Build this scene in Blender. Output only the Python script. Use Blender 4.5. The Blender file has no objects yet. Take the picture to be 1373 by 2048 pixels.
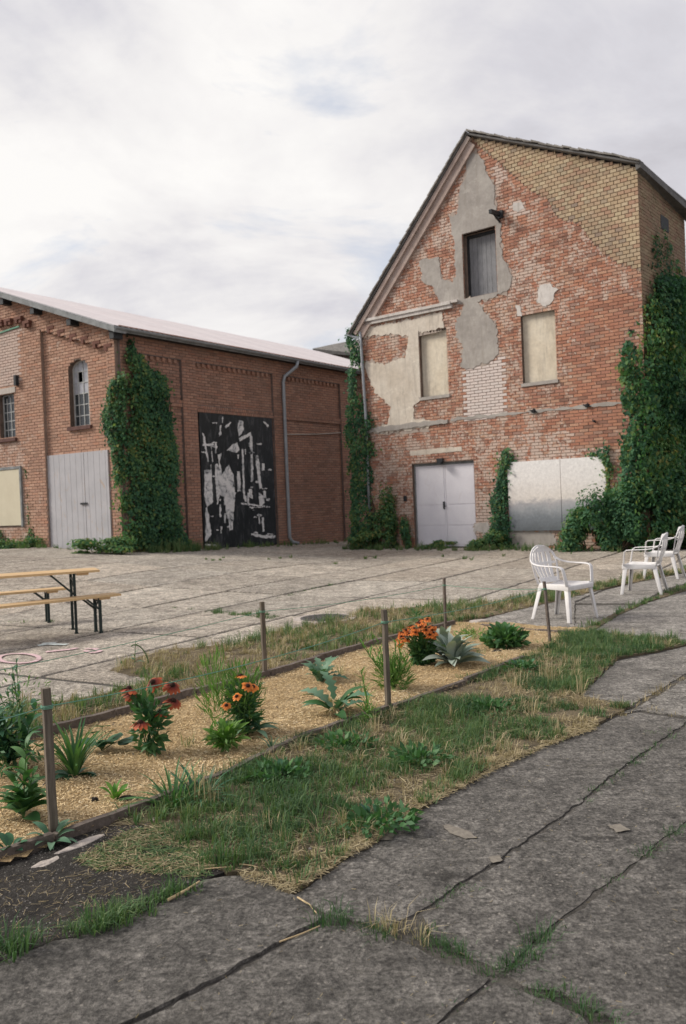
import bpy, math, random
import numpy as np
from mathutils import Vector, Matrix
from mathutils.geometry import tessellate_polygon
R_ = random.Random(7)
rng = np.random.default_rng(11)
rad = math.radians
sc = bpy.context.scene
C = sc.collection

# ------------------------------------------------------------------ camera
FPX, CX, CY, EYE = 1700.0, 686.5, 1024.0, 1.5
_u = np.array([-.04, 1, 24/FPX]); _u /= np.linalg.norm(_u)
_f = np.array([0, 0, -1.]); _Y = _f - _f.dot(_u)*_u; _Y /= np.linalg.norm(_Y); _X = np.cross(_Y, _u)
ROT = np.array([_X, _Y, _u])
cam = bpy.data.cameras.new('camera'); camo = bpy.data.objects.new('camera', cam); C.objects.link(camo)
camo.matrix_world = Matrix.Translation((0, 0, EYE)) @ Matrix([list(r) for r in ROT]).to_4x4()
cam.sensor_fit = 'VERTICAL'; cam.sensor_height = 36; cam.lens = 36*FPX/2048
cam.clip_end = 900; cam.clip_start = .05
cam.dof.use_dof = True; cam.dof.focus_distance = 4.6; cam.dof.aperture_fstop = 4.2
sc.camera = camo

# ------------------------------------------------------------------ world, sun, exposure
SUN_DIR = Vector((-.86, .12, .62)).normalized()
sc.view_settings.view_transform = 'Standard'; sc.view_settings.look = 'None'
sc.view_settings.gamma = 1; sc.view_settings.use_curve_mapping = False
sc.view_settings.exposure = 0.60
W = bpy.data.worlds.new('World'); sc.world = W; W.use_nodes = True
nt = W.node_tree; nt.nodes.clear()
def wn(t, **k):
    n = nt.nodes.new(t)
    for a, b in k.items(): setattr(n, a, b)
    return n
wl = nt.links.new
sky = wn('ShaderNodeTexSky', sky_type='NISHITA', sun_disc=False)
sky.sun_elevation = math.asin(SUN_DIR.z); sky.sun_rotation = math.atan2(SUN_DIR.x, SUN_DIR.y)
sky.dust_density = 2.0
tc = wn('ShaderNodeTexCoord')
sep = wn('ShaderNodeSeparateXYZ'); wl(tc.outputs['Generated'], sep.inputs[0])
zz = wn('ShaderNodeMath', operation='MAXIMUM'); wl(sep.outputs['Z'], zz.inputs[0]); zz.inputs[1].default_value = 0.0
za = wn('ShaderNodeMath', operation='ADD'); wl(zz.outputs[0], za.inputs[0]); za.inputs[1].default_value = .22
dx = wn('ShaderNodeMath', operation='DIVIDE'); wl(sep.outputs['X'], dx.inputs[0]); wl(za.outputs[0], dx.inputs[1])
dy = wn('ShaderNodeMath', operation='DIVIDE'); wl(sep.outputs['Y'], dy.inputs[0]); wl(za.outputs[0], dy.inputs[1])
cmb = wn('ShaderNodeCombineXYZ'); wl(dx.outputs[0], cmb.inputs[0]); wl(dy.outputs[0], cmb.inputs[1])
def wnoise(scale, det, rough, dist, off):
    mp = wn('ShaderNodeMapping'); mp.inputs['Location'].default_value = off
    wl(cmb.outputs[0], mp.inputs[0])
    n = wn('ShaderNodeTexNoise'); n.inputs['Scale'].default_value = scale; n.inputs['Detail'].default_value = det
    n.inputs['Roughness'].default_value = rough; n.inputs['Distortion'].default_value = dist
    wl(mp.outputs[0], n.inputs['Vector']); return n
n1 = wnoise(.9, 6, .58, .5, (3.1, 1.7, 0))
n2 = wnoise(2.3, 8, .62, .35, (.4, 5.2, 0))
add = wn('ShaderNodeMath', operation='MULTIPLY_ADD'); wl(n2.outputs[0], add.inputs[0]); add.inputs[1].default_value = .66
wl(n1.outputs[0], add.inputs[2])
# brightness of the cloud deck towards the veiled sun
dotn = wn('ShaderNodeVectorMath', operation='DOT_PRODUCT'); wl(tc.outputs['Generated'], dotn.inputs[0])
dotn.inputs[1].default_value = Vector((-.22, .93, .20)).normalized()
mr = wn('ShaderNodeMapRange'); wl(dotn.outputs['Value'], mr.inputs[0])
mr.inputs[1].default_value = .80; mr.inputs[2].default_value = .995; mr.inputs[3].default_value = -.15; mr.inputs[4].default_value = .16
add2 = wn('ShaderNodeMath', operation='ADD'); wl(add.outputs[0], add2.inputs[0]); wl(mr.outputs[0], add2.inputs[1])
dv = wn('ShaderNodeMath', operation='DIVIDE'); wl(add2.outputs[0], dv.inputs[0]); dv.inputs[1].default_value = 1.055
cr = wn('ShaderNodeValToRGB'); wl(dv.outputs[0], cr.inputs[0])
e = cr.color_ramp.elements
e[0].position = .50; e[0].color = (.40, .39, .42, 1)
e[1].position = 1.0; e[1].color = (.725, .71, .695, 1)
x = e.new(.67); x.color = (.51, .502, .535, 1)
x = e.new(.83); x.color = (.645, .63, .63, 1)
n3 = wnoise(1.5, 7, .6, .6, (7.7, 2.2, 0))
gap = wn('ShaderNodeMapRange'); wl(n3.outputs[0], gap.inputs[0])
gap.inputs[1].default_value = .56; gap.inputs[2].default_value = .68; gap.inputs[3].default_value = 0; gap.inputs[4].default_value = .7
skm = wn('ShaderNodeMixRGB', blend_type='MULTIPLY'); skm.inputs[0].default_value = 1; wl(sky.outputs[0], skm.inputs[1]); skm.inputs[2].default_value = (.10, .10, .10, 1)
skv = wn('ShaderNodeMixRGB'); skv.inputs[0].default_value = .62; wl(skm.outputs[0], skv.inputs[1]); skv.inputs[2].default_value = (.50, .535, .62, 1)
mixc = wn('ShaderNodeMixRGB'); wl(gap.outputs[0], mixc.inputs[0]); wl(cr.outputs[0], mixc.inputs[1]); wl(skv.outputs[0], mixc.inputs[2])
bg = wn('ShaderNodeBackground'); wl(mixc.outputs[0], bg.inputs[0]); bg.inputs[1].default_value = .90
wo = wn('ShaderNodeOutputWorld'); wl(bg.outputs[0], wo.inputs[0])
sl = bpy.data.lights.new('sun', 'SUN'); sl.energy = 2.6; sl.angle = rad(20); sl.color = (1, .94, .85)
so = bpy.data.objects.new('sun', sl); C.objects.link(so)
so.rotation_euler = SUN_DIR.to_track_quat('Z', 'Y').to_euler(); so.location = (-20, 0, 20)

# ------------------------------------------------------------------ geometry helpers
def smooth01(a, b, x):
    t = min(1, max(0, (x-a)/(b-a))); return t*t*(3-2*t)
def gz(x, y):                       # the yard rises a little towards the warehouse corner
    return min(.5, .06*max(0, .2-x))*smooth01(11, 20, y)
def ray(px, py): return ROT @ np.array([(px-CX)/FPX, -(py-CY)/FPX, -1.])
def G(px, py):                      # a point of the ground as seen in the photograph
    d = ray(px, py); z = 0
    for i in range(30):
        t = (z-EYE)/d[2]; p = np.array([0, 0, EYE])+d*t; z = gz(p[0], p[1])
    return p
def Gp(l): return [tuple(G(*q)[:2]) for q in l]
def T(px, py, z):
    d = ray(px, py); t = (z-EYE)/d[2]; return np.array([0, 0, EYE])+d*t
class Frame:                        # a vertical wall: u along it, z up, d out of it
    def __init__(s, o, t, n): s.o = np.array(o); s.t = np.array(t)/np.linalg.norm(t); s.n = np.array(n)/np.linalg.norm(n)
    def p(s, u, z, d=0):
        q = s.o+s.t*u+s.n*d; return (float(q[0]), float(q[1]), float(z))
    def px(s, x, y, d=0):
        r = ray(x, y); o = s.o+s.n*d; k = np.dot(o, s.n)/np.dot(r[:2], s.n); q = r*k
        return (float(np.dot(q[:2]-o, s.t)), float(q[2]+EYE))
    def poly(s, l): return [s.px(*q) for q in l]
    def ang(s): return math.atan2(s.t[1], s.t[0])
_t = np.array([2083, -1700.]); _t /= np.linalg.norm(_t)
GA = Frame(G(900, 1096)[:2], _t, (_t[1], -_t[0]))
GS = Frame(GA.o+GA.t*5.76, (-_t[1], _t[0]), (_t[0], _t[1]))
GL = Frame(GA.o+GA.t*-2.95, (-_t[1], _t[0]), (-_t[0], -_t[1]))
_w = np.array([1196, 1700.]); _w /= np.linalg.norm(_w)
WA = Frame(G(690, 1083)[:2], _w, (_w[1], -_w[0]))
WE = Frame(WA.o-WA.t*9.98, (-_w[1], _w[0]), (-_w[0], -_w[1]))

class MB:
    def __init__(s): s.v = []; s.f = []; s.t = []; s.l = []; s.mi = []
    def add(s, vs, fs, tint=.5, lime=0., mi=0):
        b = len(s.v); s.v += [tuple(map(float, q)) for q in vs]
        for q in fs: s.f.append(tuple(b+i for i in q)); s.t.append(tint); s.l.append(lime); s.mi.append(mi)
    def hexa(s, P, tint=.5, lime=0., back=True, mi=0):   # P: 8 points, 0-3 back ring, 4-7 front ring
        fs = [(4, 5, 6, 7), (0, 1, 5, 4), (1, 2, 6, 5), (2, 3, 7, 6), (3, 0, 4, 7)]
        if back: fs.append((3, 2, 1, 0))
        s.add(P, fs, tint, lime, mi)
    def fbox(s, fr, u0, u1, z0, z1, d0, d1, **k):
        P = [fr.p(u0, z0, d0), fr.p(u1, z0, d0), fr.p(u1, z1, d0), fr.p(u0, z1, d0),
             fr.p(u0, z0, d1), fr.p(u1, z0, d1), fr.p(u1, z1, d1), fr.p(u0, z1, d1)]
        s.hexa(P, **k)
    def box(s, x0, x1, y0, y1, z0, z1, **k):
        s.hexa([(x0, y0, z0), (x1, y0, z0), (x1, y1, z0), (x0, y1, z0), (x0, y0, z1), (x1, y0, z1), (x1, y1, z1), (x0, y1, z1)], **k)
    def beam(s, a, b, w, h, up=(0, 0, 1), **k):
        a = Vector(a); b = Vector(b); d = (b-a).normalized(); up = Vector(up)
        if abs(d.dot(up)) > .98: up = Vector((1, 0, 0))
        sx = d.cross(up).normalized()*w/2; sz = sx.cross(d).normalized()*h/2
        P = [a-sx-sz, a+sx-sz, a+sx+sz, a-sx+sz, b-sx-sz, b+sx-sz, b+sx+sz, b-sx+sz]
        s.hexa(P, **k)
    def tube(s, pts, r, n=8, r2=None, cap=True, **k):
        pts = [Vector(p) for p in pts]; m = len(pts); vs = []; pu = None
        for i, p in enumerate(pts):
            d = (pts[min(i+1, m-1)]-pts[max(i-1, 0)]).normalized()
            if pu is None: pu = d.cross(Vector((0, 0, 1)) if abs(d.z) < .9 else Vector((1, 0, 0))).normalized()
            pu = (pu-d*pu.dot(d)).normalized(); pv = d.cross(pu)
            rr = r if r2 is None else r+(r2-r)*i/(m-1)
            for j in range(n):
                a = 2*math.pi*j/n; vs.append(p+pu*math.cos(a)*rr+pv*math.sin(a)*rr)
        fs = [(i*n+j, i*n+(j+1) % n, (i+1)*n+(j+1) % n, (i+1)*n+j) for i in range(m-1) for j in range(n)]
        if cap: fs += [tuple(range(n-1, -1, -1)), tuple(range((m-1)*n, m*n))]
        s.add(vs, fs, **k)
    def prism(s, fr, poly, d0, d1, holes=(), **k):       # polygon of a wall frame extruded from d0 (back) to d1 (front)
        loops = [poly]+list(holes)
        tri = tessellate_polygon([[Vector((a, b, 0)) for a, b in L] for L in loops])
        fl = [q for L in loops for q in L]
        s.add([fr.p(a, b, d1) for a, b in fl], tri, **k)
        for L in loops:
            m = len(L)
            s.add([fr.p(a, b, d1) for a, b in L]+[fr.p(a, b, d0) for a, b in L], [(i, (i+1) % m, m+(i+1) % m, m+i) for i in range(m)], **k)
    def gprism(s, poly, z0, z1, hgt=None, **k):          # ground polygon
        tri = tessellate_polygon([[Vector((a, b, 0)) for a, b in poly]]); m = len(poly)
        hh = hgt or (lambda a, b: 0)
        s.add([(a, b, z1+hh(a, b)) for a, b in poly], tri, **k)
        s.add([(a, b, z1+hh(a, b)) for a, b in poly]+[(a, b, z0+hh(a, b)) for a, b in poly], [(i, (i+1) % m, m+(i+1) % m, m+i) for i in range(m)], **k)
    def build(s, name, mat, parent=None, smooth=False, recalc=True, **props):
        me = bpy.data.meshes.new(name); o = bpy.data.objects.new(name, me); C.objects.link(o)
        V = np.array(s.v, dtype=float)
        if parent is not None:
            o.parent = parent; off = world_off(parent); V = V-np.array(off)
        me.from_pydata(V.tolist(), [], s.f); 
        mats = mat if isinstance(mat, (list, tuple)) else [mat]
        for m in mats: me.materials.append(m)
        if len(mats) > 1: me.polygons.foreach_set('material_index', s.mi)
        a = me.attributes.new('tint', 'FLOAT', 'FACE'); a.data.foreach_set('value', s.t)
        a = me.attributes.new('lime', 'FLOAT', 'FACE'); a.data.foreach_set('value', s.l)
        if recalc:
            import bmesh
            bm = bmesh.new(); bm.from_mesh(me); bmesh.ops.recalc_face_normals(bm, faces=bm.faces); bm.to_mesh(me); bm.free()
        if smooth: me.polygons.foreach_set('use_smooth', [True]*len(me.polygons))
        for a, b in props.items(): o[a] = b
        return o
def world_off(o):
    v = Vector((0, 0, 0))
    while o is not None: v += o.location; o = o.parent
    return v
def thing(name, label, cat, loc=(0, 0, 0), group=None, rot=0):
    o = bpy.data.objects.new(name, None); C.objects.link(o); o.location = loc; o.rotation_euler = (0, 0, rot)
    o.empty_display_size = .1
    o['label'] = label; o['category'] = cat
    if group: o['group'] = group
    return o
def soup(name, V, F, mat, parent=None, tint=None, **props):   # fast numpy mesh: V (n,3), F (m,k) all faces alike
    me = bpy.data.meshes.new(name); o = bpy.data.objects.new(name, me); C.objects.link(o)
    V = np.asarray(V, dtype=np.float32)
    if parent is not None: o.parent = parent; V = V-np.array(world_off(parent), dtype=np.float32)
    F = np.asarray(F, dtype=np.int32); m, k = F.shape
    me.vertices.add(len(V)); me.vertices.foreach_set('co', V.ravel())
    me.loops.add(m*k); me.loops.foreach_set('vertex_index', F.ravel())
    me.polygons.add(m); me.polygons.foreach_set('loop_start', np.arange(m, dtype=np.int32)*k)
    me.polygons.foreach_set('loop_total', np.full(m, k, dtype=np.int32))
    me.update(calc_edges=True); me.materials.append(mat)
    if tint is not None:
        a = me.attributes.new('tint', 'FLOAT', 'FACE'); a.data.foreach_set('value', np.asarray(tint, dtype=np.float32))
    for a, b in props.items(): o[a] = b
    return o
def vnoise(x, y, s=0):
    x = np.asarray(x, float); y = np.asarray(y, float)
    ix = np.floor(x).astype(np.int64); iy = np.floor(y).astype(np.int64); fx = x-ix; fy = y-iy
    fx = fx*fx*(3-2*fx); fy = fy*fy*(3-2*fy)
    def h(a, b):
        n = (a*374761393+b*668265263+s*144269504) & 0xffffffff
        n = ((n ^ (n >> 13))*1274126177) & 0xffffffff
        return ((n ^ (n >> 16)) & 0xffff)/65535.
    return (h(ix, iy)*(1-fx)+h(ix+1, iy)*fx)*(1-fy)+(h(ix, iy+1)*(1-fx)+h(ix+1, iy+1)*fx)*fy
def fbm(x, y, s=0, o=3): return sum(vnoise(np.asarray(x)*2**i, np.asarray(y)*2**i, s+i)*.5**i for i in range(o))/sum(.5**i for i in range(o))
def inpoly(x, y, poly):
    x = np.asarray(x); y = np.asarray(y); r = np.zeros(x.shape, bool); n = len(poly)
    for i in range(n):
        x0, y0 = poly[i]; x1, y1 = poly[(i+1) % n]
        if y0 == y1: continue
        c = ((y0 > y) != (y1 > y)) & (x < (x1-x0)*(y-y0)/(y1-y0)+x0); r ^= c
    return r
def edgedist(x, y, poly):
    d = np.full(np.shape(x), 1e9); n = len(poly)
    for i in range(n):
        a = np.array(poly[i]); b = np.array(poly[(i+1) % n]); ab = b-a; L = max(1e-9, ab.dot(ab))
        t = np.clip(((x-a[0])*ab[0]+(y-a[1])*ab[1])/L, 0, 1)
        d = np.minimum(d, np.hypot(x-a[0]-ab[0]*t, y-a[1]-ab[1]*t))
    return d
def sample_poly(poly, n):
    P = np.array(poly); lo = P.min(0); hi = P.max(0); xs = []; ys = []; k = 0
    while k < n:
        a = rng.uniform(lo[0], hi[0], n*2); b = rng.uniform(lo[1], hi[1], n*2); m = inpoly(a, b, poly)
        xs.append(a[m]); ys.append(b[m]); k += m.sum()
        if m.sum() == 0: break
    return np.concatenate(xs)[:n], np.concatenate(ys)[:n]
def area(poly): return abs(sum(poly[i][0]*poly[(i+1) % len(poly)][1]-poly[(i+1) % len(poly)][0]*poly[i][1] for i in range(len(poly))))/2
def rough(poly, step=.08, amp=.02, seed=0):              # an outline with a ragged edge
    out = []; n = len(poly)
    for i in range(n):
        a = np.array(poly[i]); b = np.array(poly[(i+1) % n]); L = np.linalg.norm(b-a); m = max(1, int(L/step)); nn = np.array([-(b-a)[1], (b-a)[0]])/max(L, 1e-6)
        for j in range(m):
            t = j/m; p = a+(b-a)*t; w = (float(vnoise(p[0]*3.1/step*.25, p[1]*3.1/step*.25, seed))-.5)*2*amp+(float(vnoise(p[0]/step, p[1]/step, seed+9))-.5)*amp
            out.append(tuple(p+nn*w))
    return out

# ------------------------------------------------------------------ materials
class NT:
    def __init__(s, name):
        s.m = bpy.data.materials.new(name); s.m.use_nodes = True; s.t = s.m.node_tree; s.b = s.t.nodes['Principled BSDF']
        s.b.inputs['Specular IOR Level'].default_value = .25; s.geo = None
        s.out = s.t.nodes['Material Output']
    def n(s, t, **k):
        n = s.t.nodes.new(t)
        for a, b in k.items(): setattr(n, a, b)
        return n
    def l(s, a, b): s.t.links.new(a, b)
    def pos(s, local=False):
        if local: return s.n('ShaderNodeTexCoord').outputs['Object']
        if s.geo is None: s.geo = s.n('ShaderNodeNewGeometry')
        return s.geo.outputs['Position']
    def noise(s, sc_, det=4, ro=.55, dist=0, local=False, vec=None, stretch=None):
        n = s.n('ShaderNodeTexNoise'); n.inputs['Scale'].default_value = sc_; n.inputs['Detail'].default_value = det
        n.inputs['Roughness'].default_value = ro; n.inputs['Distortion'].default_value = dist
        v = vec or s.pos(local)
        if stretch:
            mp = s.n('ShaderNodeMapping'); mp.inputs['Scale'].default_value = stretch; s.l(v, mp.inputs[0]); v = mp.outputs[0]
        s.l(v, n.inputs['Vector']); return n.outputs[0]
    def voro(s, sc_, feature='F1', out='Distance', local=False, randomness=1.):
        n = s.n('ShaderNodeTexVoronoi', feature=feature); n.inputs['Scale'].default_value = sc_; n.inputs['Randomness'].default_value = randomness
        s.l(s.pos(local), n.inputs['Vector']); return n.outputs[out]
    def ramp(s, v, *st):
        r = s.n('ShaderNodeValToRGB'); e = r.color_ramp.elements
        def c4(c): return (c, c, c, 1) if isinstance(c, (int, float)) else tuple(c)+(1,)
        e[0].position = st[0][0]; e[0].color = c4(st[0][1]); e[1].position = st[-1][0]; e[1].color = c4(st[-1][1])
        for p, c in st[1:-1]: q = e.new(p); q.color = c4(c)
        s.l(v, r.inputs[0]); return r.outputs[0]
    def mix(s, f, a, b, mode='MIX'):
        n = s.n('ShaderNodeMixRGB', blend_type=mode)
        for i, v in ((0, f), (1, a), (2, b)):
            if isinstance(v, (int, float)): n.inputs[i].default_value = v if i == 0 else (v, v, v, 1)
            elif isinstance(v, tuple): n.inputs[i].default_value = v+(1,)
            else: s.l(v, n.inputs[i])
        return n.outputs[0]
    def math(s, op, a, b=0.):
        n = s.n('ShaderNodeMath', operation=op)
        for i, v in ((0, a), (1, b)):
            if isinstance(v, (int, float)): n.inputs[i].default_value = v
            else: s.l(v, n.inputs[i])
        return n.outputs[0]
    def attr(s, name='tint'):
        n = s.n('ShaderNodeAttribute'); n.attribute_name = name; return n.outputs['Fac']
    def oi(s, o='Random'): return s.n('ShaderNodeObjectInfo').outputs[o]
    def bump(s, h, st=.4, d=.01):
        b = s.n('ShaderNodeBump'); b.inputs['Strength'].default_value = st; b.inputs['Distance'].default_value = d
        s.l(h, b.inputs['Height']); s.l(b.outputs[0], s.b.inputs['Normal']); return b.outputs[0]
    def col(s, c):
        if isinstance(c, tuple): s.b.inputs['Base Color'].default_value = c+(1,)
        else: s.l(c, s.b.inputs['Base Color'])
    def rough(s, r): s.b.inputs['Roughness'].default_value = r
    def done(s, c, r=.9): s.col(c); s.rough(r); return s.m
def simple(name, c, r=.8, var=.15, scale=6, metal=0, bump=0, local=False):
    m = NT(name); d = tuple(x*(1-var) for x in c); l = tuple(min(1, x*(1+var)) for x in c)
    nz = m.noise(scale, 6, .65, .3, local=local)
    m.b.inputs['Metallic'].default_value = metal
    if bump: m.bump(m.noise(scale*8, 4, .6, local=local), bump, .01)
    return m.done(m.ramp(nz, (.3, d), (.7, l)), r)
def brick_mat(name, cols, single, limeamt=1., mortar_dirt=.25):
    m = NT(name)
    t = m.oi() if single else m.attr('tint')
    k = len(cols); c = m.ramp(t, *[(i/(k-1), cols[i]) for i in range(k)])
    big = m.noise(.8, 5, .6, .4); fine = m.noise(28, 5, .7)
    c = m.mix(m.ramp(big, (.42, 0), (.68, mortar_dirt)), c, (.16, .12, .10))
    c = m.mix(m.ramp(m.noise(1.9, 6, .6, .5), (.35, 0), (.7, .45)), c, m.mix(.5, c, (.52, .30, .22)))
    c = m.mix(.55, c, m.ramp(fine, (.25, .55), (.75, 1.3)), 'MULTIPLY')
    # remains of limewash and mortar smeared over the faces
    lm = m.noise(3.2, 8, .72, .6); l2 = m.noise(16, 5, .7)
    base = m.math('MULTIPLY', m.math('ADD', lm, m.math('MULTIPLY', l2, .5)), 1.0)
    lim = m.attr('lime') if not single else 0.12
    th = m.math('ADD', m.math('MULTIPLY', lim, .62), base)
    c = m.mix(m.ramp(th, (.93, 0), (1.30, .8*limeamt)), c, m.ramp(lim, (.30, (.55, .44, .365)), (.9, (.70, .64, .60))) if not single else (.55, .44, .365))
    m.bump(m.noise(45, 5, .7), .5, .006)
    return m.done(c, .92)
GAB = [(0.220, 0.121, 0.088), (0.340, 0.149, 0.096), (0.430, 0.193, 0.120), (0.470, 0.226, 0.140), (0.390, 0.176, 0.120), (0.500, 0.297, 0.198), (0.320, 0.198, 0.156)]
WAR = [(0.250, 0.145, 0.106), (0.350, 0.193, 0.136), (0.400, 0.220, 0.154), (0.300, 0.179, 0.136), (0.425, 0.255, 0.182), (0.362, 0.179, 0.124)]  # long side: the wall's shade is mixed into these darker tones
YEL = [(.42, .32, .20), (.49, .39, .25), (.36, .27, .18), (.54, .45, .30), (.45, .33, .21), (.40, .25, .17), (.51, .42, .27), (.28, .23, .18)]
m_gb = brick_mat('facade_brick', GAB, False); m_gb1 = brick_mat('facade_brick_single', GAB, True, .8)
m_wb = brick_mat('warehouse_brick', WAR, False, .8, .35); m_wb1 = brick_mat('warehouse_brick_single', WAR, True, .5, .35)
m_yb = brick_mat('yellow_clay_brick', YEL, False, .3, .3); m_yb1 = brick_mat('yellow_clay_brick_single', YEL, True, .3, .3)
m_mortar = simple('mortar', (.275, .205, .165), .95, .25, 5, bump=.3)
m_mortar_w = simple('mortar_shaded', (.17, .13, .115), .95, .3, 5, bump=.3)  # darker copy of the mortar, shade of the long wall painted in
def plaster(name, a, b, c):
    m = NT(name); n1_ = m.noise(1.4, 7, .65, .5); n2_ = m.noise(9, 6, .7, .2)
    k = m.ramp(n1_, (.3, a), (.5, b), (.7, c)); k = m.mix(.5, k, m.ramp(n2_, (.3, .7), (.7, 1.15)), 'MULTIPLY')
    k = m.mix(m.ramp(m.noise(3.1, 8, .75, 1.5), (.58, 0), (.66, .45)), k, tuple(min(1, v*1.25) for v in c)); st = m.noise(2.2, 6, .7, 1.0, stretch=(2.5, 2.5, .35)); k = m.mix(m.ramp(st, (.50, 0), (.72, .5)), k, (.22, .19, .16))
    m.bump(m.noise(22, 6, .7), .35, .012); return m.done(k, .93)
m_pl_grey = plaster('grey_render', (.30, .275, .25), (.36, .33, .30), (.43, .40, .36))
m_pl_cream = plaster('cream_render', (.54, .47, .385), (.61, .545, .46), (.65, .595, .51))
m_pl_white = plaster('lime_plaster', (.48, .44, .40), (.58, .54, .50), (.66, .62, .58))
m_under = plaster('undercoat', (.33, .26, .22), (.40, .33, .28), (.47, .41, .35))
m_board = plaster('infill_render', (.58, .50, .385), (.64, .565, .445), (.68, .615, .50))
def concrete(name, a, b, c, peb=.35, use_color=True, cracks=False):
    m = NT(name); big = m.noise(.55, 7, .65, .6); mid = m.noise(4.5, 8, .75, .3); fine = m.noise(60, 4, .7)
    k = m.ramp(big, (.3, a), (.5, b), (.72, c))
    k = m.mix(.9, k, m.ramp(mid, (.30, .40), (.70, 1.55)), 'MULTIPLY')
    k = m.mix(.9, k, m.ramp(fine, (.34, .40), (.66, 1.6)), 'MULTIPLY')
    k = m.mix(.85, k, m.ramp(m.noise(21, 5, .75, .3), (.36, .50), (.50, 1.), (.64, 1.65)), 'MULTIPLY')
    v = m.voro(38); vc = m.voro(38, out='Color')
    agg = m.ramp(v, (.10, 1), (.26, 0)); sel = m.ramp(vc, (.55, 0), (.8, 1))
    k = m.mix(m.math('MULTIPLY', m.math('MULTIPLY', agg, sel), peb), k, (.42, .39, .35))
    pit = m.ramp(m.noise(13, 5, .7, .2), (.30, 1), (.42, 0)); k = m.mix(m.math('MULTIPLY', pit, .6), k, (.035, .033, .03))
    if cracks:   # hairline cracks wandering through the old slabs, and darker stained areas
        wv = m.n('ShaderNodeVectorMath', operation='ADD'); nz = m.n('ShaderNodeTexNoise'); nz.inputs['Scale'].default_value = 3.5; nz.inputs['Detail'].default_value = 6; m.l(m.pos(), nz.inputs['Vector'])
        m.l(m.pos(), wv.inputs[0]); sc2 = m.n('ShaderNodeVectorMath', operation='SCALE'); sc2.inputs['Scale'].default_value = .45; m.l(nz.outputs['Color'], sc2.inputs[0]); m.l(sc2.outputs[0], wv.inputs[1])
        vo = m.n('ShaderNodeTexVoronoi', feature='DISTANCE_TO_EDGE'); vo.inputs['Scale'].default_value = .8; m.l(wv.outputs[0], vo.inputs['Vector'])
        ck = m.math('MULTIPLY', m.ramp(vo.outputs['Distance'], (.002, 1), (.010, 0)), m.ramp(m.noise(.9, 3), (.48, 0), (.56, .8)))
        k = m.mix(ck, k, (.03, .028, .025)); k = m.mix(m.ramp(m.noise(1.6, 6, .7, .8), (.55, 0), (.68, .4)), k, (.055, .05, .043)); k = m.mix(m.ramp(m.noise(2.7, 7, .75, 1.2), (.60, 0), (.72, .5)), k, (.24, .22, .185))
    if use_color: k = m.mix(1., k, m.oi('Color'), 'MULTIPLY')
    h = m.math('ADD', m.math('MULTIPLY', m.noise(9, 8, .78), 1.0), m.math('MULTIPLY', fine, .25))
    h = m.math('ADD', h, m.math('MULTIPLY', agg, .08))
    h = m.math('ADD', h, m.math('MULTIPLY', m.noise(21, 5, .75, .3), .7)); m.bump(h, .9, .035); m.b.inputs['Specular IOR Level'].default_value = .3
    return m.done(k, .85)
m_yard = concrete('yard_concrete', (.32, .278, .228), (.40, .352, .293), (.47, .42, .352), .2)
m_path = concrete('weathered_pavement', (.105, .099, .092), (.150, .142, .132), (.205, .195, .18), .75, True, True)
def soilmat(name, cs, thr=.5):
    m = NT(name); a = m.noise(2.2, 7, .7, .5); b = m.noise(26, 6, .75, .3)
    k = m.ramp(a, (.3, cs[0]), (.5, cs[1]), (.7, cs[2])); k = m.mix(.8, k, m.ramp(b, (.25, .35), (.75, 1.6)), 'MULTIPLY')
    m.bump(m.math('ADD', b, m.noise(7, 6, .7)), 1., .04); return m.done(k, .97)
m_soil = soilmat('soil', ((.060, .050, .040), (.085, .07, .056), (.12, .10, .078)))
m_joint = soilmat('joint_dirt', ((.075, .069, .06), (.11, .10, .088), (.16, .148, .13)))
m_verge = soilmat('verge_soil', ((.10, .082, .055), (.17, .135, .085), (.25, .20, .125)))
m_dark = soilmat('dark_dirt', ((.028, .025, .023), (.045, .040, .036), (.075, .064, .054)))
m_ground = soilmat('ground_soil', ((.07, .062, .05), (.10, .09, .07), (.14, .12, .09)))
def mulchm():
    m = NT('wood_chip_mulch'); a = m.noise(3, 6, .7, .4); b = m.noise(55, 4, .7, 1.5); 
    k = m.ramp(a, (.3, (.46, .32, .16)), (.5, (.56, .40, .215)), (.72, (.64, .48, .28))); k = m.mix(.8, k, m.ramp(b, (.3, .4), (.65, 1.25)), 'MULTIPLY')
    m.bump(m.math('ADD', b, m.noise(14, 5, .7)), 1., .03); return m.done(k, .9)
m_mulch = mulchm()
def tinted(name, cols, r=.8, transl=0., rnd=False):
    m = NT(name); t = m.oi() if rnd else m.attr('tint'); k = len(cols)
    c = m.ramp(t, *[(i/(k-1), cols[i]) for i in range(k)])
    m.col(c); m.rough(r)
    if transl:
        tr = m.n('ShaderNodeBsdfTranslucent'); m.l(m.mix(1., c, (1.3, 1.5, .7), 'MULTIPLY'), tr.inputs[0]); mx = m.n('ShaderNodeMixShader'); mx.inputs[0].default_value = transl
        m.l(m.b.outputs[0], mx.inputs[1]); m.l(tr.outputs[0], mx.inputs[2]); m.l(mx.outputs[0], m.out.inputs[0])
    return m.m
m_chip = tinted('wood_chips', [(.40, .27, .13), (.58, .42, .215), (.68, .51, .28), (.74, .58, .345), (.78, .66, .45)])
m_ivy = tinted('ivy_leaves', [(.028, .072, .044), (.042, .115, .062), (.062, .155, .078), (.10, .21, .085), (.17, .235, .075), (.30, .26, .09)], .72, .3)
m_grass = tinted('grass_blades', [(.045, .095, .045), (.068, .135, .058), (.10, .175, .07), (.16, .215, .09), (.24, .255, .12)], .65, .25)
m_dry = tinted('dry_grass', [(.20, .155, .09), (.31, .245, .145), (.41, .335, .205), (.50, .425, .28)], .85, .15)
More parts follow.
